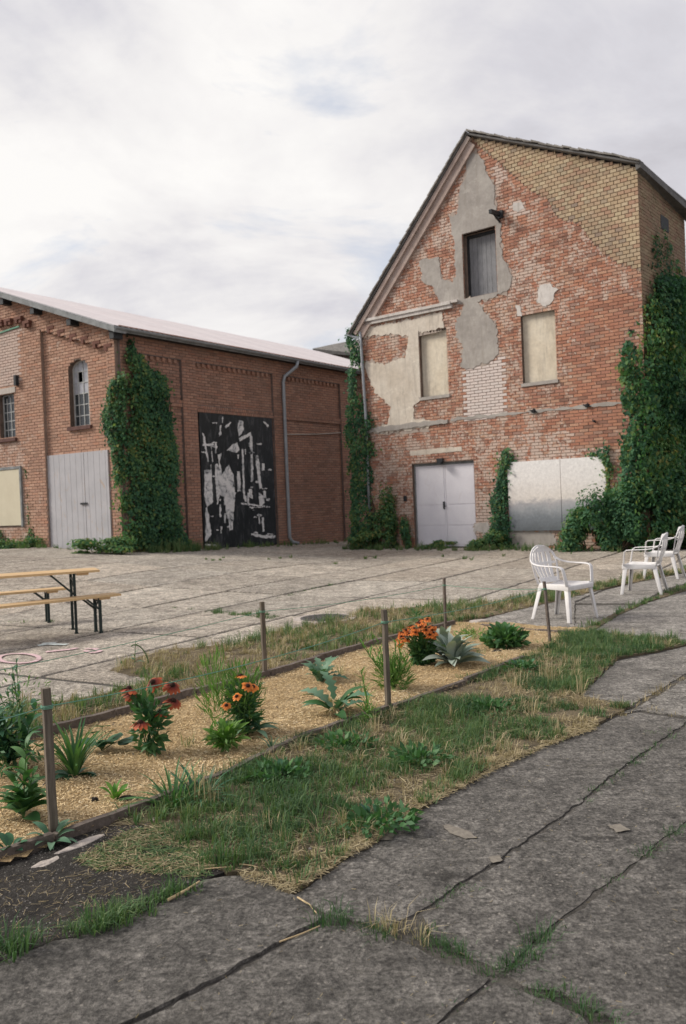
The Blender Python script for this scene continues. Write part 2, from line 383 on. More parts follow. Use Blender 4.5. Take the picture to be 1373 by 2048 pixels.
m_leafA = tinted('garden_leaf', [(.045, .12, .045), (.07, .17, .055), (.11, .22, .075)], .5, .2, rnd=True)
m_leafD = tinted('dark_leaf', [(.032, .095, .055), (.05, .14, .07), (.075, .18, .09)], .45, .15, rnd=True)
m_leafL = tinted('fresh_leaf', [(.08, .20, .04), (.12, .26, .05), (.17, .31, .07)], .5, .25, rnd=True)
m_leafS = tinted('silver_leaf', [(.23, .29, .24), (.31, .37, .31), (.40, .45, .39)], .8, .1, rnd=True)
m_leafB = tinted('blue_green_leaf', [(.06, .15, .09), (.10, .20, .12), (.16, .26, .17)], .5, .15, rnd=True)
m_fol = tinted('plant_foliage', [(.04, .105, .045), (.065, .155, .058), (.105, .21, .075)], .55, .2)
m_foll = tinted('feathery_foliage', [(.07, .16, .04), (.12, .23, .06), (.19, .29, .09)], .6, .25)
m_stem = simple('green_stem', (.07, .13, .04), .6, .2, 20)
m_vine = simple('vine_stem', (.10, .07, .045), .9, .3, 20)
def petal(name, c0, c1, c2):
    m = NT(name); v = m.n('ShaderNodeVectorMath', operation='LENGTH'); m.l(m.pos(True), v.inputs[0])
    c = m.ramp(v.outputs['Value'], (.010, c0), (.030, c1), (.052, c2)); c = m.mix(.5, c, m.ramp(m.oi(), (0, .6), (1, 1.4)), 'MULTIPLY'); return m.done(c, .6)
m_petR = petal('mahogany_petal', (.06, .012, .010), (.19, .030, .015), (.42, .095, .03))
m_petO = petal('orange_petal', (.38, .08, .015), (.66, .19, .035), (.78, .29, .06))
m_cone = simple('flower_cone', (.035, .016, .010), .9, .4, 80)
def woodm(name, a, b, vertical=True, r=.85, sc_=14, bmp=.4):
    m = NT(name); st = (4, 4, .35) if vertical else (1, 1, 1)
    n_ = m.noise(sc_, 6, .7, .6, stretch=st); d = m.noise(2.5, 5, .6)
    c = m.ramp(n_, (.3, a), (.7, b)); c = m.mix(.5, c, m.ramp(d, (.3, .6), (.7, 1.2)), 'MULTIPLY'); m.bump(n_, bmp, .01); return m.done(c, r)
m_post = woodm('stake_wood', (.085, .068, .052), (.22, .185, .145))
m_edge = woodm('edging_wood', (.085, .066, .055), (.20, .165, .14), False, sc_=30)
m_hatch = woodm('grey_planks', (.17, .175, .185), (.31, .31, .32))
def tablewood():
    m = NT('varnished_pine'); n_ = m.noise(9, 5, .6, .8, local=True, stretch=(.4, 6, 6))
    m.bump(n_, .15, .004); return m.done(m.ramp(n_, (.3, (.54, .35, .17)), (.7, (.68, .49, .27))), .4)
m_pine = tablewood()
m_steel = simple('dark_green_steel', (.022, .034, .032), .5, .2, 10)
def plastic():
    m = NT('white_plastic'); n_ = m.noise(7, 6, .7, .3); c = m.ramp(n_, (.3, (.66, .635, .62)), (.65, (.80, .785, .775)))
    m.b.inputs['Specular IOR Level'].default_value = .4; return m.done(c, .42)
m_plastic = plastic()
def doorpaint(name, a, b, rust, amt):
    m = NT(name); n_ = m.noise(1.6, 7, .7, .4); c = m.ramp(n_, (.3, a), (.7, b))
    r_ = m.noise(2.6, 8, .75, .8, stretch=(1.6, 1.6, .7)); c = m.mix(m.ramp(r_, (.57, 0), (.68, amt)), c, rust)
    s_ = m.noise(9, 7, .7, .5, stretch=(3, 3, .3)); c = m.mix(m.ramp(s_, (.6, 0), (.75, amt*.5)), c, (.22, .19, .17)); m.bump(n_, .2, .01); return m.done(c, .6)
m_gdoor = doorpaint('grey_painted_sheet', (.38, .375, .39), (.47, .46, .475), (.42, .31, .22), .85)
m_wdoor = doorpaint('white_painted_steel', (.66, .64, .68), (.76, .74, .77), (.45, .38, .33), .18)
m_ysheet = doorpaint('cream_sheet', (.58, .52, .38), (.66, .60, .45), (.50, .43, .28), .2)
m_roof = doorpaint('pale_fibre_cement', (.66, .595, .59), (.74, .68, .67), (.52, .43, .41), .3)
m_tile = simple('mossy_roof_tile', (.23, .215, .195), .9, .4, 5, bump=.4)
m_rooftop = simple('dark_roof_felt', (.17, .165, .16), .9, .3, 3)
m_grey = simple('weathered_fascia', (.22, .23, .23), .8, .35, 4)
m_zinc = simple('zinc_pipe', (.30, .32, .34), .5, .2, 5, metal=.3)
m_darkmetal = simple('dark_iron', (.03, .032, .035), .6, .3, 10)
m_stone = simple('pale_stone', (.42, .37, .33), .95, .25, 14, bump=.5)
m_lintel = simple('concrete_lintel', (.48, .43, .38), .9, .2, 4)
m_frame = simple('window_iron', (.42, .43, .42), .7, .2, 8)
def glass(name, c, r):
    m = NT(name); m.b.inputs['Specular IOR Level'].default_value = .6; return m.done(m.ramp(m.noise(5, 5, .7), (.3, tuple(x*.6 for x in c)), (.7, c)), r)
m_glassd = glass('dark_pane', (.045, .055, .060), .12)
m_glassw = glass('sky_reflection_pane', (.50, .51, .55), .3)  # pale colour stands in for sky reflected in the upper panes
m_rope = simple('green_cord', (.16, .34, .24), .7, .15, 30)
m_iron = simple('cast_iron', (.09, .085, .08), .7, .4, 30, bump=.6)
m_black = NT('black_print'); m_black.b.inputs['Specular IOR Level'].default_value = .35; m_black = m_black.done(m_black.ramp(m_black.noise(3, 8, .75, .6, stretch=(2, 2, .6)), (.42, (.012, .016, .019)), (.54, (.02, .024, .028)), (.60, (.07, .075, .08)), (.66, (.02, .024, .028)), (.78, (.10, .10, .10))), .45)
_m = NT('white_print'); m_white = _m.done(_m.ramp(_m.noise(3.5, 9, .75, .8), (.36, (.03, .035, .04)), (.43, (.45, .46, .47)), (.52, (.76, .75, .74))), .5)
_m = NT('pink_chalk'); m_pink = _m.done(_m.ramp(_m.noise(30, 6, .8), (.3, (.40, .30, .29)), (.6, (.66, .46, .48))), .95)
_m = NT('pale_chalk'); m_pale = _m.done(_m.ramp(_m.noise(30, 6, .8), (.3, (.40, .42, .39)), (.6, (.70, .76, .72))), .95)

# ------------------------------------------------------------------ ground
b = MB(); n = 60
xs = np.concatenate([np.linspace(-260, -14, 8), np.linspace(-12, 14, 40), np.linspace(18, 260, 8)])
ys = np.concatenate([np.linspace(-60, -2, 5), np.linspace(0, 36, 50), np.linspace(42, 380, 10)])
V = [(x_, y_, gz(x_, y_)-.06) for y_ in ys for x_ in xs]; nx = len(xs)
b.add(V, [(j*nx+i, j*nx+i+1, (j+1)*nx+i+1, (j+1)*nx+i) for j in range(len(ys)-1) for i in range(nx-1)])
ground = b.build('ground', m_ground, recalc=False, smooth=True, kind='structure')

# yard slabs: a grid turned with the joints of the photograph
yard = MB(); cs = [(-24, 8.5), (12, 8.5), (16, 34), (-24, 34)]
yard.add([(x_, y_, gz(x_, y_)-.045) for x_, y_ in [(-24, 6), (-12, 6), (0, 6), (12, 6)]]+[(x_, y_, gz(x_, y_)-.045) for x_, y_ in [(-24, 34), (-12, 34), (0, 34), (12, 34)]], [(0, 1, 5, 4), (1, 2, 6, 5), (2, 3, 7, 6)])
yard = MB()
gx = np.linspace(-24, 14, 39); gy = np.linspace(.2, 35, 32)
yard.add([(x_, y_, gz(x_, y_)-.045) for y_ in gy for x_ in gx], [(j*39+i, j*39+i+1, (j+1)*39+i+1, (j+1)*39+i) for j in range(31) for i in range(38)])
yard_o = yard.build('concrete_yard', m_soil, recalc=False, kind='structure')
anc = G(408, 1223)[:2]; da = rad(90-30.5); D1 = np.array([math.cos(da), math.sin(da)]); D2 = np.array([D1[1], -D1[0]])
bed_far = G(910, 1250)[:2]
BL0, BL1 = G(45, 1472)[:2], G(910, 1244)[:2]; SL0, SL1 = G(900, 1247)[:2], G(1400, 1134)[:2]
def clip(P, a, n_):
    out = []
    for i in range(len(P)):
        p, q = P[i], P[(i+1) % len(P)]; dp, dq = np.dot(p-a, n_), np.dot(q-a, n_)
        if dp >= 0: out.append(p)
        if (dp >= 0) != (dq >= 0): out.append(p+(q-p)*dp/(dp-dq))
    return out
def slab_obj(name, poly, dz, mat, parent, col, hf=gz, step=.14, amp=.012, seed=0, th=.045):
    pl = rough(poly, step, amp, seed); m = len(pl)
    cx_ = sum(q[0] for q in pl)/m; cy_ = sum(q[1] for q in pl)/m
    mb = MB(); inner = [(q[0]+(cx_-q[0])*.015/max(.2, math.hypot(cx_-q[0], cy_-q[1])), q[1]+(cy_-q[1])*.015/max(.2, math.hypot(cx_-q[0], cy_-q[1]))) for q in pl]
    vs = [(cx_, cy_, hf(cx_, cy_)+dz)]+[(x_, y_, hf(x_, y_)+dz) for x_, y_ in inner]+[(x_, y_, hf(x_, y_)+dz-.008) for x_, y_ in pl]+[(x_, y_, hf(x_, y_)-th) for x_, y_ in pl]
    fs = [(0, 1+i, 1+(i+1) % m) for i in range(m)]+[(1+i, 1+m+i, 1+m+(i+1) % m, 1+(i+1) % m) for i in range(m)]+[(1+m+i, 1+2*m+i, 1+2*m+(i+1) % m, 1+m+(i+1) % m) for i in range(m)]
    mb.add(vs, fs); o = mb.build(name, mat, parent); o.color = col; return o
u_lines = [-14, -11.6, -9.2, -6.4, -4.1, -1.8, 0, 2.0, 4.4, 7.0, 9.6, 12.2, 15, 18]       # along D1
v_lines = [-13, -11.2, -9.6, -7.9, -6.1, -4.5, -2.8, -1.2, 0, 1.5, 3.2, 4.9, 6.6, 8.3, 10, 11.7, 13.4]     # along D2
for i in range(len(u_lines)-1):
    for j in range(len(v_lines)-1):
        g_ = .018+.018*R_.random(); off = .5*((i % 2)-.5)*(1 if j > 8 else -1)*.6
        a0, a1, b0, b1 = u_lines[i]+g_, u_lines[i+1]-g_, v_lines[j]+g_, v_lines[j+1]-g_
        P = [anc+D1*a0+D2*b0, anc+D1*a1+D2*b0, anc+D1*a1+D2*b1, anc+D1*a0+D2*b1]
        c_ = (P[0]+P[2])/2
        # keep what lies in the yard: behind the bed and in front of the buildings
        nb = .806*c_[0]-.592*c_[1]
        if nb > -3.4 or c_[1] < .5 or c_[1] > 33: continue
        if c_[1] < 9.6: la, ldir = BL0, BL1-BL0
        else: la, ldir = SL0, SL1-SL0
        ln_ = np.array([-ldir[1], ldir[0]]); P = clip(P, la, ln_)
        if len(P) < 3 or area([tuple(q) for q in P]) < .15: continue
        c_ = sum(P)/len(P)
        if np.dot(c_-GA.o, GA.n) < -1.2 and c_[0] > .5: continue
        if np.dot(c_-WE.o, WE.n) < -1.0 and np.dot(c_-WA.o, WA.n) < -1.0: continue
        if c_[0] < -16 or c_[0] > 12: continue
        s_ = .86+.28*R_.random(); w_ = R_.uniform(-.02, .02)
        slab_obj('slab', [tuple(q) for q in P], R_.uniform(-.003, .007), m_yard, yard_o, (s_+w_, s_, s_-w_, 1), seed=i*31+j)
# pavement on the right and in the foreground, slab by slab
pv = MB()
pv.add([(x_, y_, -.006) for y_ in (-1, 3, 6, 9, 12, 17) for x_ in (-5, -1, 2, 6, 12)], [(j*5+i, j*5+i+1, (j+1)*5+i+1, (j+1)*5+i) for j in range(5) for i in range(4)])
pave = pv.build('pavement', m_joint, recalc=False, kind='structure')
def tslab(pts, col, dz=0., seed=0, step=.035, amp=.012, mat=None):
    pl = rough(Gp(pts), step, amp, seed)
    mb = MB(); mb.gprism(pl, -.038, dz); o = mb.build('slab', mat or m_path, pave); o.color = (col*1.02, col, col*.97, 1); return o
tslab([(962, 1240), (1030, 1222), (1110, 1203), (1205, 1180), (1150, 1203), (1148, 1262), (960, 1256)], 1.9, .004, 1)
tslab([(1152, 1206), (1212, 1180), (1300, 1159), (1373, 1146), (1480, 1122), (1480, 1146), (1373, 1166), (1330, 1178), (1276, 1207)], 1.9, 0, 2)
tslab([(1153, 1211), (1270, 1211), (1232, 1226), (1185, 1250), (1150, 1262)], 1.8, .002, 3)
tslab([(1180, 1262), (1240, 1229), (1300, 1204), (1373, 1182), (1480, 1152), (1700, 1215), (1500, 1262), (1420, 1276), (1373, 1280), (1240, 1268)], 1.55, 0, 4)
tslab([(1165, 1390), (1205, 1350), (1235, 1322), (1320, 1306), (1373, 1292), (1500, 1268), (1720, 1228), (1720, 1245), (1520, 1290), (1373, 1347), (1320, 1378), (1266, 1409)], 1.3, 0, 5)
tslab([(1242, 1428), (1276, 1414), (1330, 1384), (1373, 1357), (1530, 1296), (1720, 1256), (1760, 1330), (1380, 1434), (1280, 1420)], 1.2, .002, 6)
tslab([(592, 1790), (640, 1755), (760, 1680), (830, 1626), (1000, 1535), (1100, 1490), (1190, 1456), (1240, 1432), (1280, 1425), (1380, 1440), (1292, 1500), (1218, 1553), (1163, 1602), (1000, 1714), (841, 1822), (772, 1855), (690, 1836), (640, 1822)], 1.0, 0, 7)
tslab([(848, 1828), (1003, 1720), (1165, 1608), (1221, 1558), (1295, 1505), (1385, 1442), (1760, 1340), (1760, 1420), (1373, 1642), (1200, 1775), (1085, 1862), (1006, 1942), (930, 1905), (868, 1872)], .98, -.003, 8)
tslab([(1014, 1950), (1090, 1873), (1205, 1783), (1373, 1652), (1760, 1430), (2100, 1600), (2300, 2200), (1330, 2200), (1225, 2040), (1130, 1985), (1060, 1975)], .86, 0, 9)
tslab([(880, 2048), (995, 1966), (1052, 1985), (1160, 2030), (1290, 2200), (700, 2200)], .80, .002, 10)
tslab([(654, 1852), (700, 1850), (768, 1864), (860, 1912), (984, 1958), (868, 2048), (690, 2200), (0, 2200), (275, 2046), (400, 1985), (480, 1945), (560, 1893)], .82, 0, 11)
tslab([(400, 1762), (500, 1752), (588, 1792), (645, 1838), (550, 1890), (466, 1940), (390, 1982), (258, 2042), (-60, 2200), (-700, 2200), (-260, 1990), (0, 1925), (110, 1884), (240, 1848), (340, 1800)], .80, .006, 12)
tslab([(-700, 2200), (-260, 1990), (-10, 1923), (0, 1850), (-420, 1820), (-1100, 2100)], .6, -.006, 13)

# soil, verges, bed
def patch(name, polys, z1, mat, amp=.03, kind='structure'):
    mb = MB()
    for i, p in enumerate(polys): mb.gprism(rough(p, .06, amp, 40+i), -.05, z1)
    return mb.build(name, mat, None, kind=kind)
front = [(-735, 1984), (0, 1735), (107, 1686), (220, 1640), (330, 1605), (460, 1552), (600, 1482), (777, 1424), (930, 1368), (1050, 1320), (1110, 1288)]
verge_px = front[3:]+[(1120, 1270), (1180, 1264), (1240, 1272), (1330, 1280), (1360, 1284), (1373, 1290), (1320, 1303), (1233, 1318), (1200, 1350), (1160, 1392), (1180, 1400), (1262, 1412), (1238, 1428), (1190, 1452), (1150, 1468), (1000, 1530), (830, 1622), (760, 1676), (640, 1750), (590, 1786), (500, 1748), (420, 1740), (370, 1700), (330, 1660), (240, 1655)]
verge_xy = Gp(verge_px)
patch('verge', [verge_xy], .012, m_verge)
dirt_px = [(-735, 2090), (-735, 1990), (0, 1740), (107, 1692), (240, 1648), (330, 1650), (390, 1700), (440, 1745), (400, 1766), (340, 1802), (240, 1850), (110, 1886), (0, 1928), (-260, 1992)]
dirt_xy = Gp(dirt_px)
patch('dirt', [dirt_xy], .008, m_dark)
back_px = [(-650, 1668), (45, 1478), (390, 1386), (540, 1345), (740, 1286), (905, 1246), (960, 1238), (1110, 1204), (1205, 1179), (1400, 1139), (1400, 1133), (1200, 1168), (1000, 1205), (890, 1212), (720, 1222), (690, 1240), (530, 1268), (470, 1290), (340, 1300), (260, 1320), (222, 1343), (310, 1362), (200, 1392), (110, 1406), (0, 1418), (-650, 1545)]
back_xy = Gp(back_px)
patch('grass_strip', [back_xy], .010, m_verge)
strip2_px = [(1150, 1264), (1185, 1262), (1240, 1230), (1300, 1203), (1373, 1182), (1480, 1152), (1480, 1146), (1373, 1168), (1276, 1209), (1232, 1226), (1186, 1250)]
strip2_xy = Gp(strip2_px); patch('joint_soil', [strip2_xy], .008, m_verge, .01)
bed_px = front+[(1180, 1262), (1050, 1255), (945, 1250), (910, 1250), (740, 1292), (540, 1352), (390, 1393), (45, 1488), (-650, 1660)]
bed_xy = Gp(bed_px)
# the mulch is a bumpy sheet
P = np.array(bed_xy); lo = P.min(0); hi = P.max(0); st = .05
gxx = np.arange(lo[0], hi[0], st); gyy = np.arange(lo[1], hi[1], st); XX, YY = np.meshgrid(gxx, gyy)
ins = inpoly(XX, YY, bed_xy)
def mz(x_, y_): return .032+.035*(fbm(np.asarray(x_)*2.2, np.asarray(y_)*2.2, 5)-.5)+.012*(vnoise(np.asarray(x_)*14, np.asarray(y_)*14, 8)-.5)
ZZ = mz(XX, YY); idx = np.arange(XX.size).reshape(XX.shape)
q = ins[:-1, :-1] | ins[1:, :-1] | ins[:-1, 1:] | ins[1:, 1:]
F = np.stack([idx[:-1, :-1][q], idx[:-1, 1:][q], idx[1:, 1:][q], idx[1:, :-1][q]], 1)
bed = soup('mulch_bed', np.stack([XX.ravel(), YY.ravel(), ZZ.ravel()], 1), F, m_mulch, kind='structure')
bed.data.polygons.foreach_set('use_smooth', [True]*len(bed.data.polygons))

# blade and flake generators
def flakes(name, x_, y_, z_, L, Wd, yaw, pitch, roll, mat, parent=None, tint=None, **props):
    n_ = len(x_); cyw, syw = np.cos(yaw), np.sin(yaw); cp, sp = np.cos(pitch), np.sin(pitch)
    ax = np.stack([cyw*cp, syw*cp, sp], 1); side = np.stack([-syw*np.cos(roll), cyw*np.cos(roll), np.sin(roll)], 1)
    c_ = np.stack([x_, y_, z_], 1); l_ = ax*(L/2)[:, None]; w_ = side*(Wd/2)[:, None]
    V = np.stack([c_-l_-w_*.7, c_+l_-w_, c_+l_+w_*.6, c_-l_+w_], 1).reshape(-1, 3); F = np.arange(n_*4).reshape(-1, 4)
    return soup(name, V, F, mat, parent, tint, **props)
def blades(x_, y_, z_, h, w, lean, yaw):                    # returns V,F of bent two-segment blades
    n_ = len(x_); dx_, dy_ = np.cos(yaw)*lean, np.sin(yaw)*lean; sx, sy = -np.sin(yaw+1.0*rng.uniform(-1, 1, n_)), np.cos(yaw)
    b0 = np.stack([x_, y_, z_], 1); sv = np.stack([sx, sy, np.zeros(n_)], 1)*(w/2)[:, None]
    m_ = b0+np.stack([dx_*h*.3, dy_*h*.3, h*.6], 1); tp = b0+np.stack([dx_*h, dy_*h, h*(1-.35*np.minimum(1, lean))], 1)
    V = np.stack([b0-sv, b0+sv, m_+sv*.8, m_-sv*.8, tp], 1).reshape(-1, 3); k = np.arange(n_)*5
    F = np.concatenate([np.stack([k, k+1, k+2], 1), np.stack([k, k+2, k+3], 1), np.stack([k+3, k+2, k+4], 1)], 0)
    return V, F
def grass(name, poly, dens, hmin, hmax, wd, mat, tlo, thi, mask=None, seed=0, parent=None, edge=True, lean=.8, tuft=True, hf=None, **props):
    n0 = int(area(poly)*dens); x_, y_ = sample_poly(poly, n0)
    yaw_ = rng.uniform(0, 6.28, n0); ths = np.ones(n0)
    if tuft:
        nk = max(1, n0//16); k = rng.integers(0, nk, n0); ox = rng.normal(0, .020, n0); oy = rng.normal(0, .020, n0)
        x_ = x_[k % len(x_)]+ox; y_ = y_[k % len(y_)]+oy; yaw_ = np.arctan2(oy, ox)+rng.normal(0, .6, n0); ths = rng.uniform(.55, 1.5, nk)[k]
    nz = fbm(x_*1.7, y_*1.7, seed)*.6+fbm(x_*5, y_*5, seed+5)*.4
    if mask is not None: keep = mask(x_, y_, nz)
    else: keep = nz > .4
    x_, y_, nz, yaw_, ths = x_[keep], y_[keep], nz[keep], yaw_[keep], ths[keep]; n_ = len(x_)
    z_ = np.array([gz(a, b_) for a, b_ in zip(x_, y_)]) if hf is None else hf(x_, y_)
    h = ths*rng.uniform(hmin, hmax, n_)*(.55+.9*np.clip((nz-.35)*2.5, 0, 1))
    V, F = blades(x_, y_, z_, h, np.full(n_, wd)*rng.uniform(.6, 1.3, n_), np.abs(rng.normal(0, lean, n_)).clip(0, 1.6), yaw_)
    t_ = np.clip(rng.uniform(tlo, thi, n_)+(fbm(x_*2.2, y_*2.2, seed+77)-.5)*.6, 0, 1)
    return soup(name, V, F, mat, parent, np.concatenate([t_, t_, t_]), kind='stuff', **props)

# ------------------------------------------------------------------ brick walls
def scan(poly, z):
    xs_ = []; n_ = len(poly)
    for i in range(n_):
        (x0, y0), (x1, y1) = poly[i], poly[(i+1) % n_]
        if (y0 > z) != (y1 > z): xs_.append(x0+(z-y0)/(y1-y0)*(x1-x0))
    xs_.sort(); return [(xs_[i], xs_[i+1]) for i in range(0, len(xs_)-1, 2)]
def sub(iv, cut):
    out = []
    for a, b_ in iv:
        cur = [(a, b_)]
        for c_, d_ in cut:
            nx_ = []
            for p_, q_ in cur:
                if d_ <= p_ or c_ >= q_: nx_.append((p_, q_)); continue
                if c_ > p_: nx_.append((p_, c_))
                if d_ < q_: nx_.append((d_, q_))
            cur = nx_
        out += cur
    return out
def bricks(outer, holes, L, Hc, joint, d, seed, shift=0.):
    rr = random.Random(seed); z0 = min(q[1] for q in outer); z1 = max(q[1] for q in outer); out = []
    k0 = int(math.floor(z0/Hc)); k1 = int(math.ceil(z1/Hc))
    for k in range(k0, k1):
        zz_ = (k+.5)*Hc; iv = scan(outer, zz_); cut = []
        for h_ in holes: cut += scan(h_, zz_)
        for a, b_ in sub(iv, cut):
            off = (k % 2)*.5+shift; j = math.floor(a/L-off)
            while (j+off)*L < b_:
                u0 = max(a, (j+off)*L+joint/2); u1 = min(b_, (j+1+off)*L-joint/2); j += 1
                if u1-u0 < .03: continue
                full = abs((u1-u0)-(L-joint)) < 1e-4
                out.append((u0, u1, k*Hc+joint/2, (k+1)*Hc-joint/2, d, full, rr.random(), rr.uniform(-.004, .005)))
    return out
def place_bricks(fr, bl, mat, mat1, root, limef, name='brick', nparts=300, proud=.014, pickpx=None, seed=0):
    """the bricks that show largest become parts, the rest one joined part"""
    def score(q):
        p = fr.p((q[0]+q[1])/2, (q[2]+q[3])/2); d = math.hypot(p[0], p[1]); return d
    cand = [q for q in bl if q[5] and limef((q[0]+q[1])/2, (q[2]+q[3])/2) < .45 and (pickpx is None or pickpx((q[0]+q[1])/2, (q[2]+q[3])/2))]
    cand.sort(key=score); pick = set(id(q) for q in cand[:nparts])
    mb = MB(); shared = None
    for q in bl:
        u0, u1, z0, z1, d, full, t_, dd = q
        if id(q) in pick:
            w = (u1-u0)/2; h = (z1-z0)/2
            if shared is None:
                s_ = MB(); s_.hexa([(-w, .02, -h), (w, .02, -h), (w, .02, h), (-w, .02, h), (-w+.002, -proud, -h+.002), (w-.002, -proud, -h+.002), (w-.002, -proud, h-.002), (-w+.002, -proud, h-.002)], tint=.5)
                o = s_.build(name, mat1); o.parent = root; shared = o.data
            else:
                o = bpy.data.objects.new(name, shared); C.objects.link(o); o.parent = root
            p = Vector(fr.p((u0+u1)/2, (z0+z1)/2, d+dd))
            o.location = p-world_off(root); o.rotation_euler = (0, 0, fr.ang() if fr.n.dot(np.array([fr.t[1], -fr.t[0]])) > 0 else fr.ang()+math.pi)
        else:
            l_ = limef((u0+u1)/2, (z0+z1)/2)
            P = [fr.p(u0, z0, d-.01), fr.p(u1, z0, d-.01), fr.p(u1, z1, d-.01), fr.p(u0, z1, d-.01)]
            e_ = .003; f_ = d+proud+dd
            P += [fr.p(u0+e_, z0+e_, f_), fr.p(u1-e_, z0+e_, f_), fr.p(u1-e_, z1-e_, f_), fr.p(u0+e_, z1-e_, f_)]
            mb.hexa(P, tint=t_, lime=l_, back=False)
    if mb.v: mb.build('brickwork' if name == 'brick' else 'yellow_brickwork', mat, root, recalc=False, kind='stuff')
def reveal(mb, fr, hole, d_front, d_back):
    m = len(hole)
    mb.add([fr.p(a, b_, d_front) for a, b_ in hole]+[fr.p(a, b_, d_back) for a, b_ in hole], [(i, (i+1) % m, m+(i+1) % m, m+i) for i in range(m)])
def sheet(mb, fr, outer, holes, d):
    mb.prism(fr, outer, d-.12, d, holes)
def rect(u0, u1, z0, z1): return [(u0, z0), (u1, z0), (u1, z1), (u0, z1)]
def noisy(fr, px, step=.10, amp=.035, seed=0): return rough(fr.poly(px), step, amp, seed)

# ================================================================== GABLE HOUSE
gh = thing('gable_house', 'tall derelict brick house with patchy render, steep gable and yellow brick corner', 'house', tuple(GA.p(1.4, 0)))
UL, UR = -2.95, 5.76
apex = (1.17, 11.38)
outer = [(UL, -.1), (UR, -.1), (UR, 9.28), apex, (UL, 6.76)]
yb_px = [(958, 292), (1012, 338), (1038, 360), (1062, 383), (1096, 398), (1112, 432), (1158, 447), (1182, 478), (1206, 505), (1240, 527), (1278, 543)]
yb = GA.poly(yb_px)
# stepped, toothed boundary between red and yellow brick
teeth = []
for i in range(len(yb)-1):
    a, c_ = yb[i], yb[i+1]
    for k in range(3):
        t0 = k/3; teeth.append((a[0]+(c_[0]-a[0])*t0, a[1]+(c_[1]-a[1])*t0+R_.uniform(-.04, .04)))
teeth.append((UR, yb[-1][1]))
yellow = teeth+[(UR, 9.28), apex]
red = [(UL, -.1), (UR, -.1)]+teeth[::-1]+[(apex[0], apex[1]), (UL, 6.76)]
h_door = rect(-1.20, .90, 0, 2.47); h_w1 = rect(-.77, .17, 4.40, 6.27); h_w2 = rect(2.50, 3.48, 4.42, 6.25); h_hatch = rect(.82, 1.84, 7.0, 8.77)
holes = [h_door, h_w1, h_w2, h_hatch]
mb = MB(); sheet(mb, GA, outer, [rect(-1.20, .90, -.05, 2.47)]+holes[1:], 0)
for h_, dd in ((rect(-1.20, .90, -.05, 2.47), -.3), (h_w1, -.3), (h_w2, -.3), (h_hatch, -.4)): reveal(mb, GA, h_, 0, dd)
dep = 3.46
mb.build('wall', m_mortar, gh, recalc=False)
# back and side walls of the shell
mb = MB()
zR0, zR1 = 9.28, 8.90
sidepoly = [(0.001, -.1), (dep, -.1), (dep, zR1), (0.001, zR0)]
mb.prism(GS, sidepoly, -.2, 0, [])
sl_ = [(0, -.1), (dep, -.1), (dep, 6.7), (0, 6.84)]
mb.prism(GL, sl_, -.2, 0, [])
BK = Frame(GA.o-GA.n*dep, GA.t, -GA.n)
mb.prism(BK, [(UL, -.1), (UR, -.1), (UR, 8.98), (1.17, 11.1), (UL, 6.7)], -.2, 0)
mb.build('wall', m_mortar, gh, recalc=False)
W4 = GA.poly([(930, 738), (1004, 716), (1009, 832), (936, 840)])
limes = [(W4, 1.05)]+[(GA.poly(p), v) for p, v in [
    ([(1018, 868), (1190, 855), (1230, 905), (1150, 918), (1020, 925)], .40),
    ([(828, 460), (885, 440), (905, 420), (915, 360), (935, 330), (945, 420), (905, 480), (840, 505)], .38),
    ([(1035, 475), (1085, 455), (1098, 540), (1090, 600), (1005, 620), (1010, 560)], .36),
    ([(980, 335), (1008, 335), (1010, 368), (990, 370)], .45), ([(1020, 402), (1050, 400), (1055, 428), (1024, 432)], .5),
    ([(765, 580), (800, 550), (820, 590), (790, 610)], .38),
    ([(750, 870), (820, 860), (850, 900), (950, 880), (1010, 860), (1010, 930), (960, 1000), (950, 930), (820, 935), (820, 1040), (760, 1000)], .34),
    ([(945, 1000), (1010, 1000), (1010, 1090), (945, 1090)], .42), ([(1130, 640), (1280, 560), (1290, 700), (1240, 860), (1120, 800)], .27),
    ([(905, 600), (1100, 560), (1110, 860), (900, 860)], .30)]]
def lime_ga(u, z):
    v = .27 if z > 2.5 else .32
    for p, w in limes:
        if inpoly(np.array([u]), np.array([z]), p)[0]: v = max(v, w)
    return v
bl = bricks(red, holes, .252, .083, .012, 0, 1)
place_bricks(GA, bl, m_gb, m_gb1, gh, lime_ga, pickpx=lambda u, z: 2.6 < z < 6.2 and u > 1.2)
bl = bricks(yellow, [], .172, .098, .014, .004, 2)
place_bricks(GA, bl, m_yb, m_yb1, gh, lambda u, z: .1, name='yellow_brick', proud=.022)
bl = bricks(sidepoly, [rect(1.5, 2.1, 8.15, 8.5)], .252, .083, .012, 0, 3)
mb = MB()
for u0, u1, z0, z1, d, full, t_, dd in bl:
    if z0 < 5: continue
    P = [GS.p(u0, z0, -.01), GS.p(u1, z0, -.01), GS.p(u1, z1, -.01), GS.p(u0, z1, -.01), GS.p(u0, z0, .012+dd), GS.p(u1, z0, .012+dd), GS.p(u1, z1, .012+dd), GS.p(u0, z1, .012+dd)]
    mb.hexa(P, tint=t_, back=False)
m_sb = brick_mat('side_brick', [(.26, .20, .12), (.33, .26, .16), (.28, .17, .11), (.36, .29, .18)], False, .2, .5)
mb.build('side_brickwork', m_sb, gh, recalc=False, kind='stuff')
